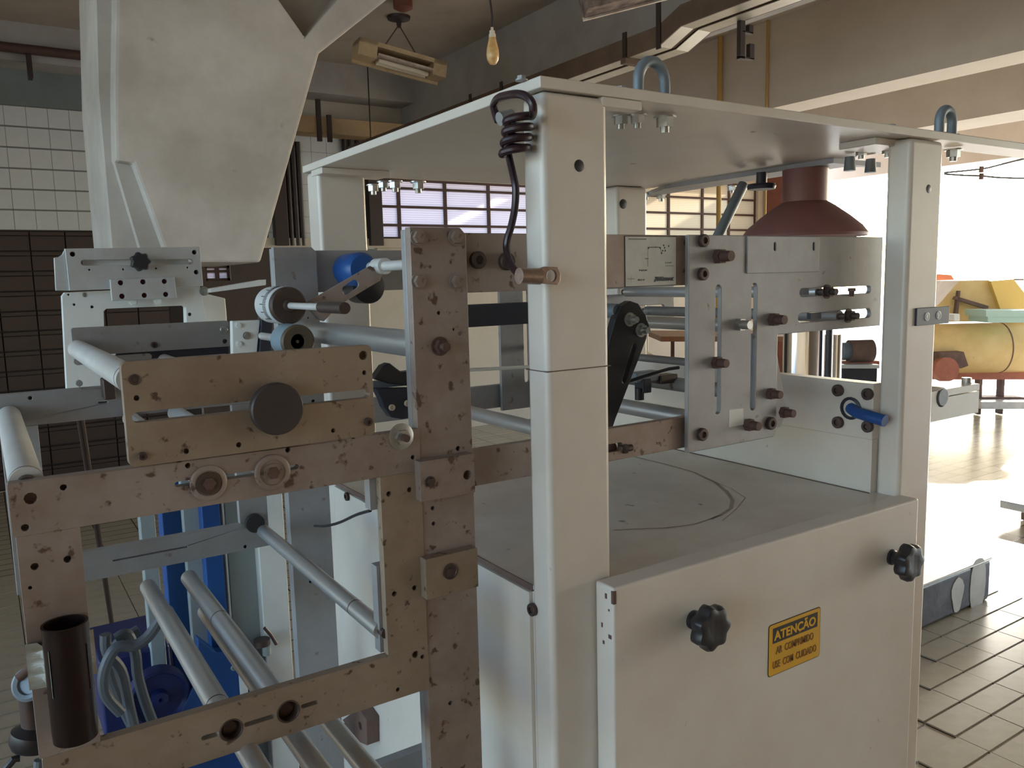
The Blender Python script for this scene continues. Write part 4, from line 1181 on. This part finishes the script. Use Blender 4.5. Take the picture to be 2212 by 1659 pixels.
# sensor with hose on the lower rollers
t = thing('sensor_clamp', 'small dark sensor clamp with thumb knob above the lower roller', 'sensor', pY(1400, 850, 1.1))
YS = 1.10
a, b_ = pY(1428, 812, YS), pY(1465, 826, YS)
MB().box(a.x, b_.x, YS, YS + 0.03, b_.z, a.z).build('body', 'bolt', t, bevel=0.002)
a, b_ = pY(1378, 806, YS), pY(1428, 822, YS)
MB().box(a.x, b_.x, YS + 0.004, YS + 0.026, b_.z, a.z).build('holder', 'lift', t, bevel=0.002)
a, b_ = pY(1390, 820, YS), pY(1408, 848, YS)
MB().box(a.x, b_.x, YS, YS + 0.025, b_.z, a.z).build('stem', 'navy', t, bevel=0.002)
a = pY(1391, 858, YS)
MB().cyl((a.x, YS + 0.012, a.z - 0.006), (a.x, YS + 0.012, a.z + 0.016), 0.0085, n=14).build('thumb_knob', 'black', t)
hs = [pD(x, y, 1.36 + 0.01 * i) for i, (x, y) in enumerate(((1318, 838), (1345, 828), (1370, 820), (1395, 812), (1420, 804), (1445, 797), (1466, 794)))]
tag(MB().tube(hs, 0.0030, 8).build('air_hose', 'black'), 'thin black air hose running to the sensor clamp', 'hose')
# navy cross channel between the side frames, and white tension rod
a, b_ = pY(1010, 659, 1.2), pY(1180, 697, 1.2)
t = MB().plate([(a.x - 0.06, b_.z), (bx0 + 0.04, b_.z), (bx0 + 0.04, a.z), (a.x - 0.06, a.z)], 1.2, 0.03).build('cross_channel', 'navy', bevel=0.002)
tag(t, 'blue black steel channel between upright and near post', 'channel')
a, b_ = pY(1010, 795, 1.3), pY(1140, 803, 1.3)
t = MB().cyl(a - Vector((0.1, 0, 0)), b_ + Vector((0.25, 0, 0)), 0.0035, n=10).build('tension_rod', 'white_mach')
tag(t, 'thin white rod crossing behind the upright', 'rod')
# blue motor behind the top beam
t = thing('blue_motor', 'small blue geared motor behind the lay shaft', 'motor', pY(775, 585, 1.36))
q = pY(772, 583, 1.36)
MB().lathe((q.x, 1.41, q.z), (0, -1, 0), [(0.026, 0), (0.030, 0.01), (0.030, 0.07), (0.025, 0.08), (0.012, 0.082), (0, 0.082)], 28).build('housing', 'blue', t)
MB().lathe((q.x + 0.02, 1.409, q.z - 0.03), (0, -1, 0), [(0.03, 0), (0.03, 0.05), (0.01, 0.055), (0, 0.055)], 24).build('pulley', 'black', t)
a, b_ = pY(1119, 526, 0.93), pY(1150, 612, 0.93)
t = MB().box(a.x, b_.x + 0.03, 0.93, 0.97, b_.z, a.z).build('solenoid_block', 'cyan', bevel=0.003)
tag(t, 'light blue solenoid block on the top beam behind the near post', 'valve')

# ---- coiled cord hanging off the roof plate corner, with its cable lug
yc = YF + 0.03
def PD_(x, y, dy=0.0):
    return pX(x, y, XP1 - 0.012 - dy)
cpts = [PD_(1076, 262, 0.00), PD_(1070, 245), PD_(1066, 228, -0.005), PD_(1076, 212, 0.01), PD_(1095, 206, 0.02), PD_(1118, 203, 0.03)]
FH = Vector((FWD.x, FWD.y, 0)).normalized()
HRT = Vector((RT.x, RT.y, 0)).normalized()
for x, y, dy in ((1136, 208, 0.028), (1149, 222, 0.026), (1152, 240, 0.022)):
    cpts.append(PD_(x, y, dy))
for i in range(43):
    a = -0.2 - 2 * PI * i / 12
    f_ = i / 42
    c0_ = pX(1122 - 10 * f_, 252 + 80 * f_, XP1 - 0.0235)
    cpts.append(c0_ + HRT * (0.0150 * math.cos(a)) + FH * (0.0140 * math.sin(a)))
cpts.append(PD_(1093, 322, 0.0))
def smooth(pts, n=4):
    out = []
    for i in range(len(pts) - 1):
        p0_, p1_, p2_, p3_ = pts[max(i - 1, 0)], pts[i], pts[i + 1], pts[min(i + 2, len(pts) - 1)]
        for k_ in range(n):
            t_ = k_ / n
            out.append(0.5 * ((2 * p1_) + (p2_ - p0_) * t_ + (2 * p0_ - 5 * p1_ + 4 * p2_ - p3_) * t_ ** 2 + (3 * p1_ - p0_ - 3 * p2_ + p3_) * t_ ** 3))
    return out + [pts[-1]]
cc = thing('coiled_cord', 'maroon coiled cable hanging from the roof plate corner with a cable lug', 'cable', PD_(1110, 330))
MB().tube(smooth(cpts, 3), 0.0048, 10).build('coil', 'cord', cc)
tail = [PD_(1094, 318, 0.0), PD_(1098, 332, 0.004), PD_(1102, 350, 0.004), PD_(1110, 385, 0.006), PD_(1114, 410, 0.006), PD_(1112, 450, 0.006), PD_(1104, 490, 0.006), PD_(1096, 515, 0.008), PD_(1094, 540, 0.010), PD_(1103, 570, 0.014), PD_(1120, 592, 0.020), PD_(1135, 596, 0.024)]
MB().tube(smooth(tail, 4), 0.0046, 10).build('tail', 'cord', cc)
YL = YF - 0.014
l0_, l1_ = pY(1121, 596, YL), pY(1165, 597, YL)
MB().cyl(l0_, l1_, 0.0095, 0.0098, n=18).build('lug_barrel', 'lug', cc)
lo = [xz(*p_, YL) for p_ in ((1152, 583), (1175, 576), (1203, 577), (1209, 592), (1208, 608), (1203, 615), (1175, 613), (1152, 610))]
MB().plate(lo, YL - 0.002, 0.004, holes=[circ(xz(1190, 596, YL), 0.0072, 16)]).build('lug_palm', 'lug', cc, bevel=0.0006)
MB().cyl(pY(1079, 257, YF + 0.035), pY(1106, 250, YF + 0.035), 0.008, n=16).build('cord_clip', 'alu_grey', cc)

# ---- taped black tube on the near stile
YK = YU - 0.004
k = mm(1, pY(150, 1460, YU))
top_, bot_ = pY(137, 1345, YU - 0.020), pY(166, 1590, YU - 0.020)
bx = (top_.x + bot_.x) / 2
tk = thing('taped_tube', 'black tarred tube strapped upright to the stile with clear tape', 'tube', (bx, YU - 0.03, bot_.z))
R = 0.0200
prof_ = [(0, 0.004), (R * 0.98, 0.0), (R, 0.01), (R, top_.z - bot_.z - 0.004), (R * 1.02, top_.z - bot_.z), (R * 0.90, top_.z - bot_.z), (R * 0.86, top_.z - bot_.z - 0.05), (0, top_.z - bot_.z - 0.05)]
MB().lathe((bx, YU - R - 0.001, bot_.z), (0, 0, 1), prof_, 32).build('tube', 'tarred', tk)
tz = (bot_.z + 0.05, top_.z - 0.02)
tb = MB()
rows_ = 14
pt_ = []
for j in range(rows_ + 1):
    z = tz[0] + (tz[1] - tz[0]) * j / rows_
    w_ = 0.004 * math.sin(j * 1.7)
    pt_.append([(lxl - 0.002, YU - 0.0015, z), (lxl + 0.012 + w_, YU - 0.004, z), (bx - R * 0.99, YU - R * 0.75 + w_ * 0.3, z), (bx - R * 0.80, YU - R * 1.64 - 0.0015, z)])
for side in (0, 1):
    v, f = [], []
    for row in pt_:
        for q_ in row:
            v.append(q_ if not side else (2 * bx - q_[0] if q_[0] > lxl + 0.013 else lx1 + 0.001 - (q_[0] - lxl), q_[1], q_[2]))
    for j in range(rows_):
        for i in range(3):
            f.append((j * 4 + i, j * 4 + i + 1, (j + 1) * 4 + i + 1, (j + 1) * 4 + i))
    MB().add(v, f).build('tape', 'tape', tk, sharp=80)
# valve and hand wheel at the frame foot
vz = thing('air_valve', 'dark air valve with pale ring handle beside the taped tube', 'valve', pY(50, 1580, YU + 0.03))
a = pY(62, 1478, YU + 0.035)
k = mm(1, a)
MB().lathe(a + Vector((0, 0, 0)), (-0.5, -0.75, 0.35), [(30 * k, -8 * k), (36 * k, -3 * k), (36 * k, 4 * k), (30 * k, 8 * k), (22 * k, 6 * k), (20 * k, 0), (0, 0)], 28).build('ring_handle', 'lift', vz)
a2 = pY(66, 1442, YU + 0.04)
MB().cyl(a2 - Vector((0.012, 0, 0.008)), a2 + Vector((0.02, 0, 0.012)), 9 * k, n=14).build('pipe_stub', 'brown_steel', vz)
a3, a4 = pY(62, 1500, YU + 0.04), pY(76, 1575, YU + 0.04)
MB().cyl(a3, a4, 20 * k, 26 * k, n=20).build('body', 'bolt', vz)
a5 = pY(70, 1605, YU + 0.04)
MB().lathe(a4 + (a5 - a4) * -0.3, (a5 - a4), [(26 * k, 0), (46 * k, 14 * k), (48 * k, 34 * k), (40 * k, 50 * k), (20 * k, 58 * k), (0, 58 * k)], 28).build('bowl', 'black', vz)
MB().tube([a5 + Vector((-0.012, 0, -0.012)), pY(30, 1640, YU + 0.04), pY(5, 1670, YU + 0.04), pY(-10, 1720, YU + 0.04)], 8 * k, 10).build('pipe_bend', 'black', vz)
MB().tube([a5 + Vector((0.004, 0, -0.02)), pY(80, 1680, YU + 0.04), pY(84, 1760, YU + 0.04)], 10 * k, 10).build('drain_pipe', 'lift', vz)

# ================================================================ WHITE AND BLUE WINDER BEHIND
YW = 1.80
def QW(x, y, Y=YW):
    return xz(x, y, Y)
wm = thing('winding_machine', 'white and blue winding machine with square window behind the ladder frames', 'machine', (0.3, YW, 0))
wo_ = [QW(134, 640), QW(140, 632), QW(432, 618), QW(458, 760), QW(460, 850), QW(146, 872), QW(142, 800)]
MB().plate(wo_, YW, 0.03, holes=[[QW(224, 672), QW(230, 667), QW(398, 660), QW(402, 664), QW(404, 735), QW(226, 745)]], blind=[circ(QW(148, 636.5), 0.002, 8), circ(QW(160, 658), 0.0025, 8), circ(QW(199, 663), 0.003, 8), circ(QW(410, 679), 0.004, 8)]).build('side_plate', ['white_mach'], wm, bevel=0.002)
MB().plate([QW(433, 632), QW(440, 628), QW(512, 645), QW(516, 690), QW(516, 760), QW(433, 760)], YW + 0.10, 0.02).build('rear_web', 'white_mach', wm, bevel=0.002)
MB().plate([QW(488, 692), QW(548, 690), QW(540, 770), QW(490, 790)], YW - 0.05, 0.02).build('foot_plate', 'white_mach', wm, bevel=0.002)
for x, y, r, m_ in ((514, 703, 7, 'white_mach'), (533, 725, 8, 'zinc'), (516, 743, 7, 'white_mach')):
    bolt(wm, pY(x, y, YW - 0.05), r, 'hex', (m_,))
MB().plate([QW(549, 668), QW(574, 668), QW(566, 790), QW(543, 790)], YW - 0.06, 0.03).build('black_guide', 'navy', wm, bevel=0.002)
MB().plate([QW(448, 632), QW(448, 624), QW(566, 604), QW(566, 616)], YW - 0.03, 0.05).build('tie_arm', 'white_mach', wm, bevel=0.001)
bolt(wm, pY(441, 629, YW), 10, 'flat', ('zinc',))
bolt(wm, pY(183, 637, YW), 5, 'flat', ('zinc',))
wp = thing('adjuster_plate', 'silver slotted adjuster plate with black star knob on the winder', 'machine plate', pY(290, 620, YW - 0.02))
YP = YW - 0.025
MB().plate([QW(140, 537, YP), QW(432, 533, YP), QW(439, 618, YP), QW(150, 628, YP)], YP, 0.02, holes=[hslot((182, 570), (412, 563), YP, 0.0055)],
           blind=[circ(QW(157, 549, YP), 0.0048, 12), circ(QW(420, 545, YP), 0.0048, 12), circ(QW(424, 588, YP), 0.0048, 12)] + [circ(QW(x, y, YP), 0.002, 8) for x, y in ((193, 583), (266, 582), (337, 580), (405, 578))]).build('plate', ['alu_clean', 'redhole'], wp, bevel=0.001)
nc = [QW(118, 556, YP), QW(128, 555, YP), QW(136, 549, YP), QW(140, 540, YP), QW(150, 628, YP), QW(122, 628, YP)]
MB().plate(nc, YP + 0.008, 0.02).build('notched_end', 'alu_clean', wp, bevel=0.001)
MB().box(QW(182, 566, YP)[0], QW(412, 563, YP)[0], YP + 0.022, YP + 0.024, QW(300, 574, YP)[1], QW(300, 558, YP)[1]).build('slide', 'white_mach', wp)
MB().plate([QW(236, 604, YP), QW(374, 598, YP), QW(380, 644, YP), QW(240, 650, YP)], YP - 0.012, 0.012, blind=[circ(QW(x, y, YP), 0.0052, 12) for x, y in ((259, 611), (307, 609), (353, 608), (262, 640), (310, 638), (356, 636))]).build('hole_block', ['alu_clean', 'redhole'], wp, bevel=0.001)
for x, y in ((287, 652), (341, 650)):
    bolt(wp, pY(x, y, YP), 9, 'hex', ('white_mach',))
q = pY(299, 566, YP)
k = mm(1, q)
b_ = MB()
n = 42
L = []
for h, kk in ((0.012, 0.8), (0.015, 0.95), (0.028, 0.95), (0.033, 0.8)):
    L.append([Vector((q.x + 20 * k * kk * (1 + 0.10 * math.cos(7 * 2 * PI * i / n)) * math.cos(2 * PI * i / n), q.y - h, q.z + 20 * k * kk * (1 + 0.10 * math.cos(7 * 2 * PI * i / n)) * math.sin(2 * PI * i / n))) for i in range(n)])
b_.add([p_ for l_ in L for p_ in l_], [(i * n + j, i * n + (j + 1) % n, (i + 1) * n + (j + 1) % n, (i + 1) * n + j) for i in range(3) for j in range(n)] + [tuple(range(n)), tuple(3 * n + j for j in range(n))])
b_.cyl(q, q + Vector((0, -0.014, 0)), 10 * k, n=16)
b_.build('star_knob', 'black', wp)
# blue and grey columns of the winder
def column(x0, x1, yt, Y, d_, m_, name, label, cat='column', zb=0.0, grp=None):
    a_, c2 = pY(x0, yt, Y), pY(x1, yt, Y)
    o_ = MB().box(a_.x, c2.x, Y, Y + d_, zb, max(a_.z, c2.z)).build(name, m_, wm, bevel=0.003)
    return o_
column(296, 330, 1060, 1.74, 0.03, 'grey_mach', 'grey_side_plate', 'narrow grey winder plate beside the brown tiles', 'machine plate')
column(342, 388, 1030, 1.80, 0.05, 'blue', 'blue_post', 'slim blue winder post beside the narrow grey plate', 'post')
column(388, 428, 1030, 1.72, 0.02, 'grey_mach', 'grey_panel', 'grey winder panel between the two blue posts', 'machine panel')
column(427, 468, 1000, 1.69, 0.05, 'blue', 'blue_post', 'wide bright blue winder post beside the white rib', 'post')
column(471, 477, 1000, 1.70, 0.02, 'white_mach', 'white_rib', 'thin white rib beside the wide blue post', 'rib')
column(477, 546, 1000, 1.72, 0.02, 'grey_mach', 'grey_door', 'grey winder door with small screws beside the white channel', 'door panel')
column(546, 606, 1000, 1.69, 0.06, 'white_mach', 'white_channel', 'white winder channel beside the dark upright', 'channel')
bb = wm
MB().plate([xz(*p_, 1.655) for p_ in ((428, 1380), (468, 1410), (545, 1400), (560, 1440), (560, 1700), (330, 1700), (390, 1540), (430, 1460))], 1.655, 0.03).build('gusset', 'blue', bb, bevel=0.002)
q = pY(345, 1508, 1.66)
k = mm(1, q)
MB().lathe(q, (0, -1, 0), [(62 * k, -0.03), (62 * k, 0.0), (56 * k, 0.003), (50 * k, -0.006), (18 * k, -0.006), (16 * k, 0.01), (5 * k, 0.012), (0, 0.004)], 36).build('pulley', 'blue_dark', bb)
bolt(bb, pY(504, 1442, 1.655), 6, 'cap', ('grey_mach',))
a, b_ = pY(518, 1462, 1.64), pY(560, 1530, 1.64)
MB().plate(rect(a.x, b_.x, b_.z, a.z), 1.63, 0.02, holes=[rect(a.x + 0.012, b_.x - 0.001, b_.z - 0.0 + 0.002, a.z - 0.02)]).build('white_bracket', 'white_mach', bb)
a, b_ = pY(212, 1430, 1.75), pY(380, 1560, 1.75)
MB().box(a.x, b_.x, 1.75, 1.95, b_.z, a.z).build('motor_box', 'blue_dark', bb, bevel=0.006)
for px in (262, 292):
    a = pY(px, 1560, 1.8)
    MB().cyl((a.x, 1.8, 0.0), (a.x, 1.8, a.z + 0.02), 0.014, n=12).build('leg', 'black', bb)
hl = [((300, 1360), (255, 1390), (235, 1440), (262, 1520), (300, 1600), (330, 1700)), ((250, 1380), (275, 1370), (292, 1410), (300, 1470), (330, 1560), (390, 1690)), ((228, 1370), (232, 1410), (262, 1450), (280, 1530), (300, 1620), (310, 1700)), ((345, 1340), (320, 1375), (290, 1395), (250, 1400), (225, 1450), (228, 1500), (262, 1540))]
labs = ['grey hose bowing outward beside the winder base', 'grey hose arching over the winder pulley', 'grey hose dropping straight beside the motor box', 'grey hose looping back under the winder post']
for h_, lab in zip(hl, labs):
    i = labs.index(lab)
    pts = smooth([pY(x, y, 1.63 - 0.026 * i) for x, y in h_], 5)
    tag(MB().tube(pts, 0.010, 10).build('rubber_hose', 'hose'), lab, 'hose')
# small lever valve on the white channel, thin cable
t = thing('lever_valve', 'small dark lever valve on the white winder channel', 'valve', pY(568, 1390, 1.66))
q = pY(566, 1387, 1.66)
MB().cyl(q + Vector((0, 0, -0.006)), q + Vector((0, 0, 0.006)), 0.017, n=20).build('cap', 'bolt', t)
MB().tube([pY(571, 1356, 1.655), pY(585, 1372, 1.655), pY(597, 1392, 1.655)], 0.0035, 8).build('lever', 'bolt', t)
MB().cyl(q + Vector((0.008, 0.0, -0.03)), q + Vector((0.008, 0.0, -0.004)), 0.009, n=12).build('body', 'grey_mach', t)
cbp = smooth([pY(800, 1103, 0.98), pY(770, 1112, 1.05), pY(735, 1128, 1.15), pY(705, 1136, 1.22), pY(680, 1136, 1.30)], 5)
tag(MB().tube(cbp, 0.0022, 8).build('black_cable', 'black'), 'thin black cable slung beside the cabinet side panel', 'cable')
t = thing('foot_pedal_bracket', 'dark bracket plate with hole at the foot of the side panel', 'bracket', pY(770, 1575, 1.0))
MB().plate([pX(x, y, XC0 - 0.03).yz[:] for x, y in ((740, 1555), (775, 1530), (792, 1555), (793, 1610), (770, 1600))], XC0 - 0.03, 0.025, axis='X', blind=[circ(pX(778, 1568, XC0 - 0.03).yz[:], 0.008, 12)]).build('plate', ['brown_steel'], t)
a = pX(735, 1620, XC0 - 0.03)
MB().cyl(a, a + Vector((0, 0.0, 0.05)), 0.018, n=16).build('spool', 'black', t)
# leaning pole against the far rail
a, b_ = pZ(250, 1402, 0.0), pY(168, 868, 2.2)
tag(MB().cyl(a, b_, 0.009, n=10).build('leaning_pole', 'pipe'), 'thin dark pole leaning behind the grey ladder frame', 'pole')

# ================================================================ FAR SIDE OF THE HALL
def fbox(b_, x0, y0, x1, y1, D, depth):
    """upright box whose front is square to the eye at distance D"""
    p_ = [pD(x0, y0, D), pD(x1, y0, D), pD(x1, y1, D), pD(x0, y1, D)]
    n_ = Vector((FWD.x, FWD.y, 0)).normalized() * depth
    v = p_ + [q_ + n_ for q_ in p_]
    return b_.add(v, [(0, 1, 2, 3), (7, 6, 5, 4), (0, 4, 5, 1), (1, 5, 6, 2), (2, 6, 7, 3), (3, 7, 4, 0)])
def fpoly(pts, D, depth):
    b_ = MB()
    p_ = [pD(x, y, D) for x, y in pts]
    n_ = Vector((FWD.x, FWD.y, 0)).normalized() * depth
    k_ = len(p_)
    tri = tessellate_polygon([[Vector((x, -y, 0)) for x, y in pts]])
    f = [tuple(q_) for q_ in tri] + [tuple(i + k_ for i in q_)[::-1] for q_ in tri] + [(i, (i + 1) % k_, (i + 1) % k_ + k_, i + k_) for i in range(k_)]
    return b_.add(p_ + [q_ + n_ for q_ in p_], f)
HR = Vector((RT.x, RT.y, 0)).normalized()
def zbox(x0, y0, x1, D, depth, zb=0.0):
    a_, c2 = pD(x0, y0, D), pD(x1, y0, D)
    n_ = Vector((FWD.x, FWD.y, 0)).normalized() * depth
    zt3 = (a_.z + c2.z) / 2
    base = [a_, c2, c2 + n_, a_ + n_]
    v = [(q_.x, q_.y, zb) for q_ in base] + [(q_.x, q_.y, zt3) for q_ in base]
    return MB().add(v, [(0, 1, 2, 3), (4, 5, 6, 7), (0, 1, 5, 4), (1, 2, 6, 5), (2, 3, 7, 6), (3, 0, 4, 7)])
tk = thing('yellow_drum_machine', 'yellow drum dryer under a slanted yellow hood on a red base', 'machine', pD(2110, 880, 8.8))
a = pD(2105, 752, 8.8)
r = mm(54, a)
MB().cyl(a - HR * 0.75, a + HR * 0.9, r, n=40).build('drum', 'tank', tk)
MB().cyl(a + HR * 0.25, a + HR * 0.262, r * 1.012, n=40).build('drum_band', 'brown_steel', tk)
fpoly([(2000, 680), (2030, 655), (2072, 606), (2190, 604), (2225, 655), (2240, 692), (2000, 696)], 8.75, 0.5).build('hood', 'tank', tk)
fpoly([(2140, 607), (2190, 603), (2230, 655), (2235, 680), (2165, 680)], 8.70, 0.05).build('hood_flap', 'tank_bright', tk)
fpoly([(2062, 646), (2066, 640), (2136, 661), (2134, 669)], 8.68, 0.05).build('handle_bar', 'brown_steel', tk)
fpoly([(2071, 628), (2075, 628), (2069, 690), (2062, 690)], 8.68, 0.05).build('post', 'brown_steel', tk)
fbox(MB(), 1990, 800, 2260, 820, 8.8, 0.5).build('base_rail', 'redoxide', tk)
fpoly([(2030, 762), (2082, 760), (2092, 790), (2076, 796), (2030, 790)], 8.4, 0.15).build('gear_guard', 'brown_steel', tk)
c = pD(2046, 798, 8.3)
MB().cyl(c, c + FWD * 0.1, mm(26, c), n=32).build('red_wheel', 'redoxide', tk)
for x in (2010, 2120, 2168):
    zbox(x - 3, 818, x + 3, 8.8, 0.1).build('leg', 'brown_steel', tk)
fbox(MB(), 1990, 858, 2230, 866, 8.8, 0.4).build('foot_rail', 'brown_steel', tk)
t = thing('mint_box', 'mint green box lying on the yellow drum', 'box', pD(2170, 697, 8.2))
fbox(MB(), 2134, 684, 2240, 697, 8.25, 0.35).build('box', 'mint', t)
fbox(MB(), 2130, 670, 2242, 684, 8.23, 0.38).build('lid', 'mint', t)
tag(fbox(MB(), 2060, 678, 2074, 694, 8.3, 0.1).build('white_cup', 'white_mach', bevel=0.01), 'small white cup on the yellow drum', 'cup')
tag(fpoly([(2025, 592), (2055, 594), (2064, 608), (2060, 640), (2030, 655), (2044, 628), (2042, 610), (2025, 606)], 9.6, 0.15).build('red_arch', 'redoxide'), 'faded red arched guard behind the yellow hood', 'guard')
tag(fbox(MB(), 2125, 602, 2212, 606, 11.5, 0.2).build('horizon_rail', 'brown_steel'), 'dark rail far beyond the yellow hood', 'rail')
tag(fbox(MB(), 2120, 868, 2230, 884, 8.6, 0.2).build('pale_kerb', 'plastic_sheet'), 'pale kerb blocks under the yellow drum', 'kerb')
# tan board post
q = pZ(2192, 1056, 0.0)
o = MB().box(q.x, q.x + 0.5, q.y - 0.20, q.y - 0.15, 0.0, 1.62).build('board_panel', 'board', bevel=0.004)
tag(o, 'tan upright board standing on the sunny floor', 'board')
q = pZ(2136, 1122, 0.0)
t = thing('low_bench', 'low white bench on the sunny floor beside the tan board', 'bench', (q.x + 0.4, q.y - 0.2, 0))
MB().box(q.x, q.x + 1.2, q.y - 0.30, q.y - 0.06, 0.09, 0.14).build('bench_top', 'plastic_sheet', t, bevel=0.006)
for x in (q.x + 0.15, q.x + 1.0):
    MB().box(x, x + 0.04, q.y - 0.28, q.y - 0.12, 0, 0.09).build('leg', 'brown_steel', t)
b_ = MB().plate([(q.x - 0.05, q.y - 0.32), (q.x + 0.30, q.y - 0.60), (q.x + 0.9, q.y - 0.80), (q.x + 1.0, q.y - 0.45), (q.x + 0.35, q.y - 0.36)], 0.0, 0.02, axis='Z')
tag(b_.build('brown_patch', 'brown_steel'), 'dark brown rag lying in front of the low bench', 'patch')  # thin flat dark brown patch on the floor before the bench
# black wrapped block on the floor
YQ = 1.905
z_ = pY(2140, 1205, YQ).z
b_ = MB()
x0_, x1_ = 2.9, pY(2138, 1300, YQ).x
t = thing('wrapped_block', 'black stretch wrapped pallet block with a pale plastic top', 'package', (3.4, 2.1, 0))
MB().box(x0_, x1_, YQ, YQ + 0.52, 0.0, z_ - 0.004).build('wrapped_load', 'black_wrap', t, bevel=0.02)
MB().box(x0_ - 0.004, x1_ + 0.004, YQ - 0.004, YQ + 0.524, z_ - 0.012, z_).build('plastic_top', 'plastic_sheet', t, bevel=0.006)
c1_ = pY(2068, 1285, YQ - 0.001)
MB().plate([(c1_.x + 0.05 * math.cos(a) * (1 + 0.2 * math.sin(3 * a)), c1_.z + 0.085 * math.sin(a)) for a in [2 * PI * i / 16 for i in range(16)]], YQ - 0.003, 0.003).build('torn_patch', 'plastic_sheet', t)
c1_ = pY(2112, 1262, YQ - 0.001)
MB().plate([(c1_.x + 0.07 * math.cos(a), c1_.z + 0.15 * math.sin(a) * (1 + 0.15 * math.cos(2 * a))) for a in [2 * PI * i / 16 for i in range(16)]], YQ - 0.003, 0.003).build('torn_patch', 'plastic_sheet', t)
# table and boxes seen through the machine
t = thing('work_table', 'brown topped work table seen through the machine', 'table', pD(1560, 800, 6.0))
fbox(MB(), 1428, 727, 1720, 738, 6.0, 0.7).build('table_top', 'wood', t)
for x in (1454, 1700):
    zbox(x - 3, 736, x + 3, 6.05, 0.04).build('leg', 'iron', t)
t = fbox(MB(), 1372, 715, 1402, 764, 5.4, 0.3).build('cardboard_box', 'card', bevel=0.02)
tag(t, 'upright pale carton beside the work table', 'carton')
t = fbox(MB(), 1368, 765, 1416, 802, 5.36, 0.4).build('cardboard_box', 'card', bevel=0.02)
tag(t, 'flat pale carton under the upright carton', 'carton')
tag(zbox(1340, 802, 1500, 5.35, 0.5).build('low_crate', 'board', bevel=0.02), 'tan crate carrying the pale cartons', 'crate')
# chrome cylinders behind the right wall
t = thing('chrome_tank', 'polished chrome canister behind the cream side wall', 'canister', pD(1735, 830, 2.4))
a, b_ = pD(1738, 712, 2.5), pD(1738, 850, 2.5)
MB().cyl((a.x, a.y, b_.z - 0.1), (a.x, a.y, a.z + 0.05), mm(44, a), n=32).build('canister', 'chrome', t)
MB().cyl((a.x, a.y, 0), (a.x, a.y, b_.z - 0.1), mm(20, a), n=20).build('stand', 'lift', t)
a = pD(1808, 722, 2.5)
t = MB().cyl((a.x, a.y, 0), (a.x, a.y, a.z), mm(11, a), n=24).build('chrome_post', 'chrome')
tag(t, 'chrome pillar with open top beside the canister', 'post')
a = pD(1790, 760, 2.45)
tag(MB().cyl((a.x, a.y, 0), (a.x, a.y, a.z + 0.12), mm(7, a), n=16).build('dark_pillar', 'navy'), 'dark slim pillar between canister and chrome pillar', 'post')
t = thing('grey_motor', 'dusty grey electric motor on a brown bench beyond the side wall', 'motor', pD(1855, 785, 4.9))
a = pD(1858, 758, 4.9)
MB().cyl(a - HR * 0.07, a + HR * 0.07, mm(24, a), n=28).build('stator', 'brown_steel', t)
MB().cyl(a - HR * 0.11, a - HR * 0.07, mm(19, a), n=28).build('end_bell', 'lift', t)
fbox(MB(), 1815, 780, 1900, 788, 4.9, 0.25).build('bed_plate', 'redoxide', t)
fbox(MB(), 1815, 788, 1900, 796, 4.8, 0.5).build('bench_top', 'plastic_sheet', t)
zbox(1820, 796, 1895, 4.85, 0.4).build('bench_body', 'navy', t)
# overhead wires near the open side
for i, (pts, lab) in enumerate(((((2040, 373), (2120, 365), (2160, 356), (2215, 342), (2300, 318)), 'slack pale cable rising towards the open side'), (((2040, 376), (2085, 379), (2120, 380), (2165, 384), (2260, 386)), 'slack pale cable sagging along the open side'))):
    t = thing('slack_cable', lab, 'cable', pD(2120, 370, 8.2))
    pp_ = smooth([pD(x, y, 8.2 + 0.1 * i) for x, y in pts], 4)
    MB().tube(pp_, 0.010, 6).build('cable', 'hose', t)
    c = pD(2120, 366 if i == 0 else 381, 8.2 + 0.1 * i)
    MB().cyl(c - Vector((0, 0, 0.03)), c + Vector((0, 0, 0.03)), 0.022, n=10).build('insulator', 'brown_steel', t)
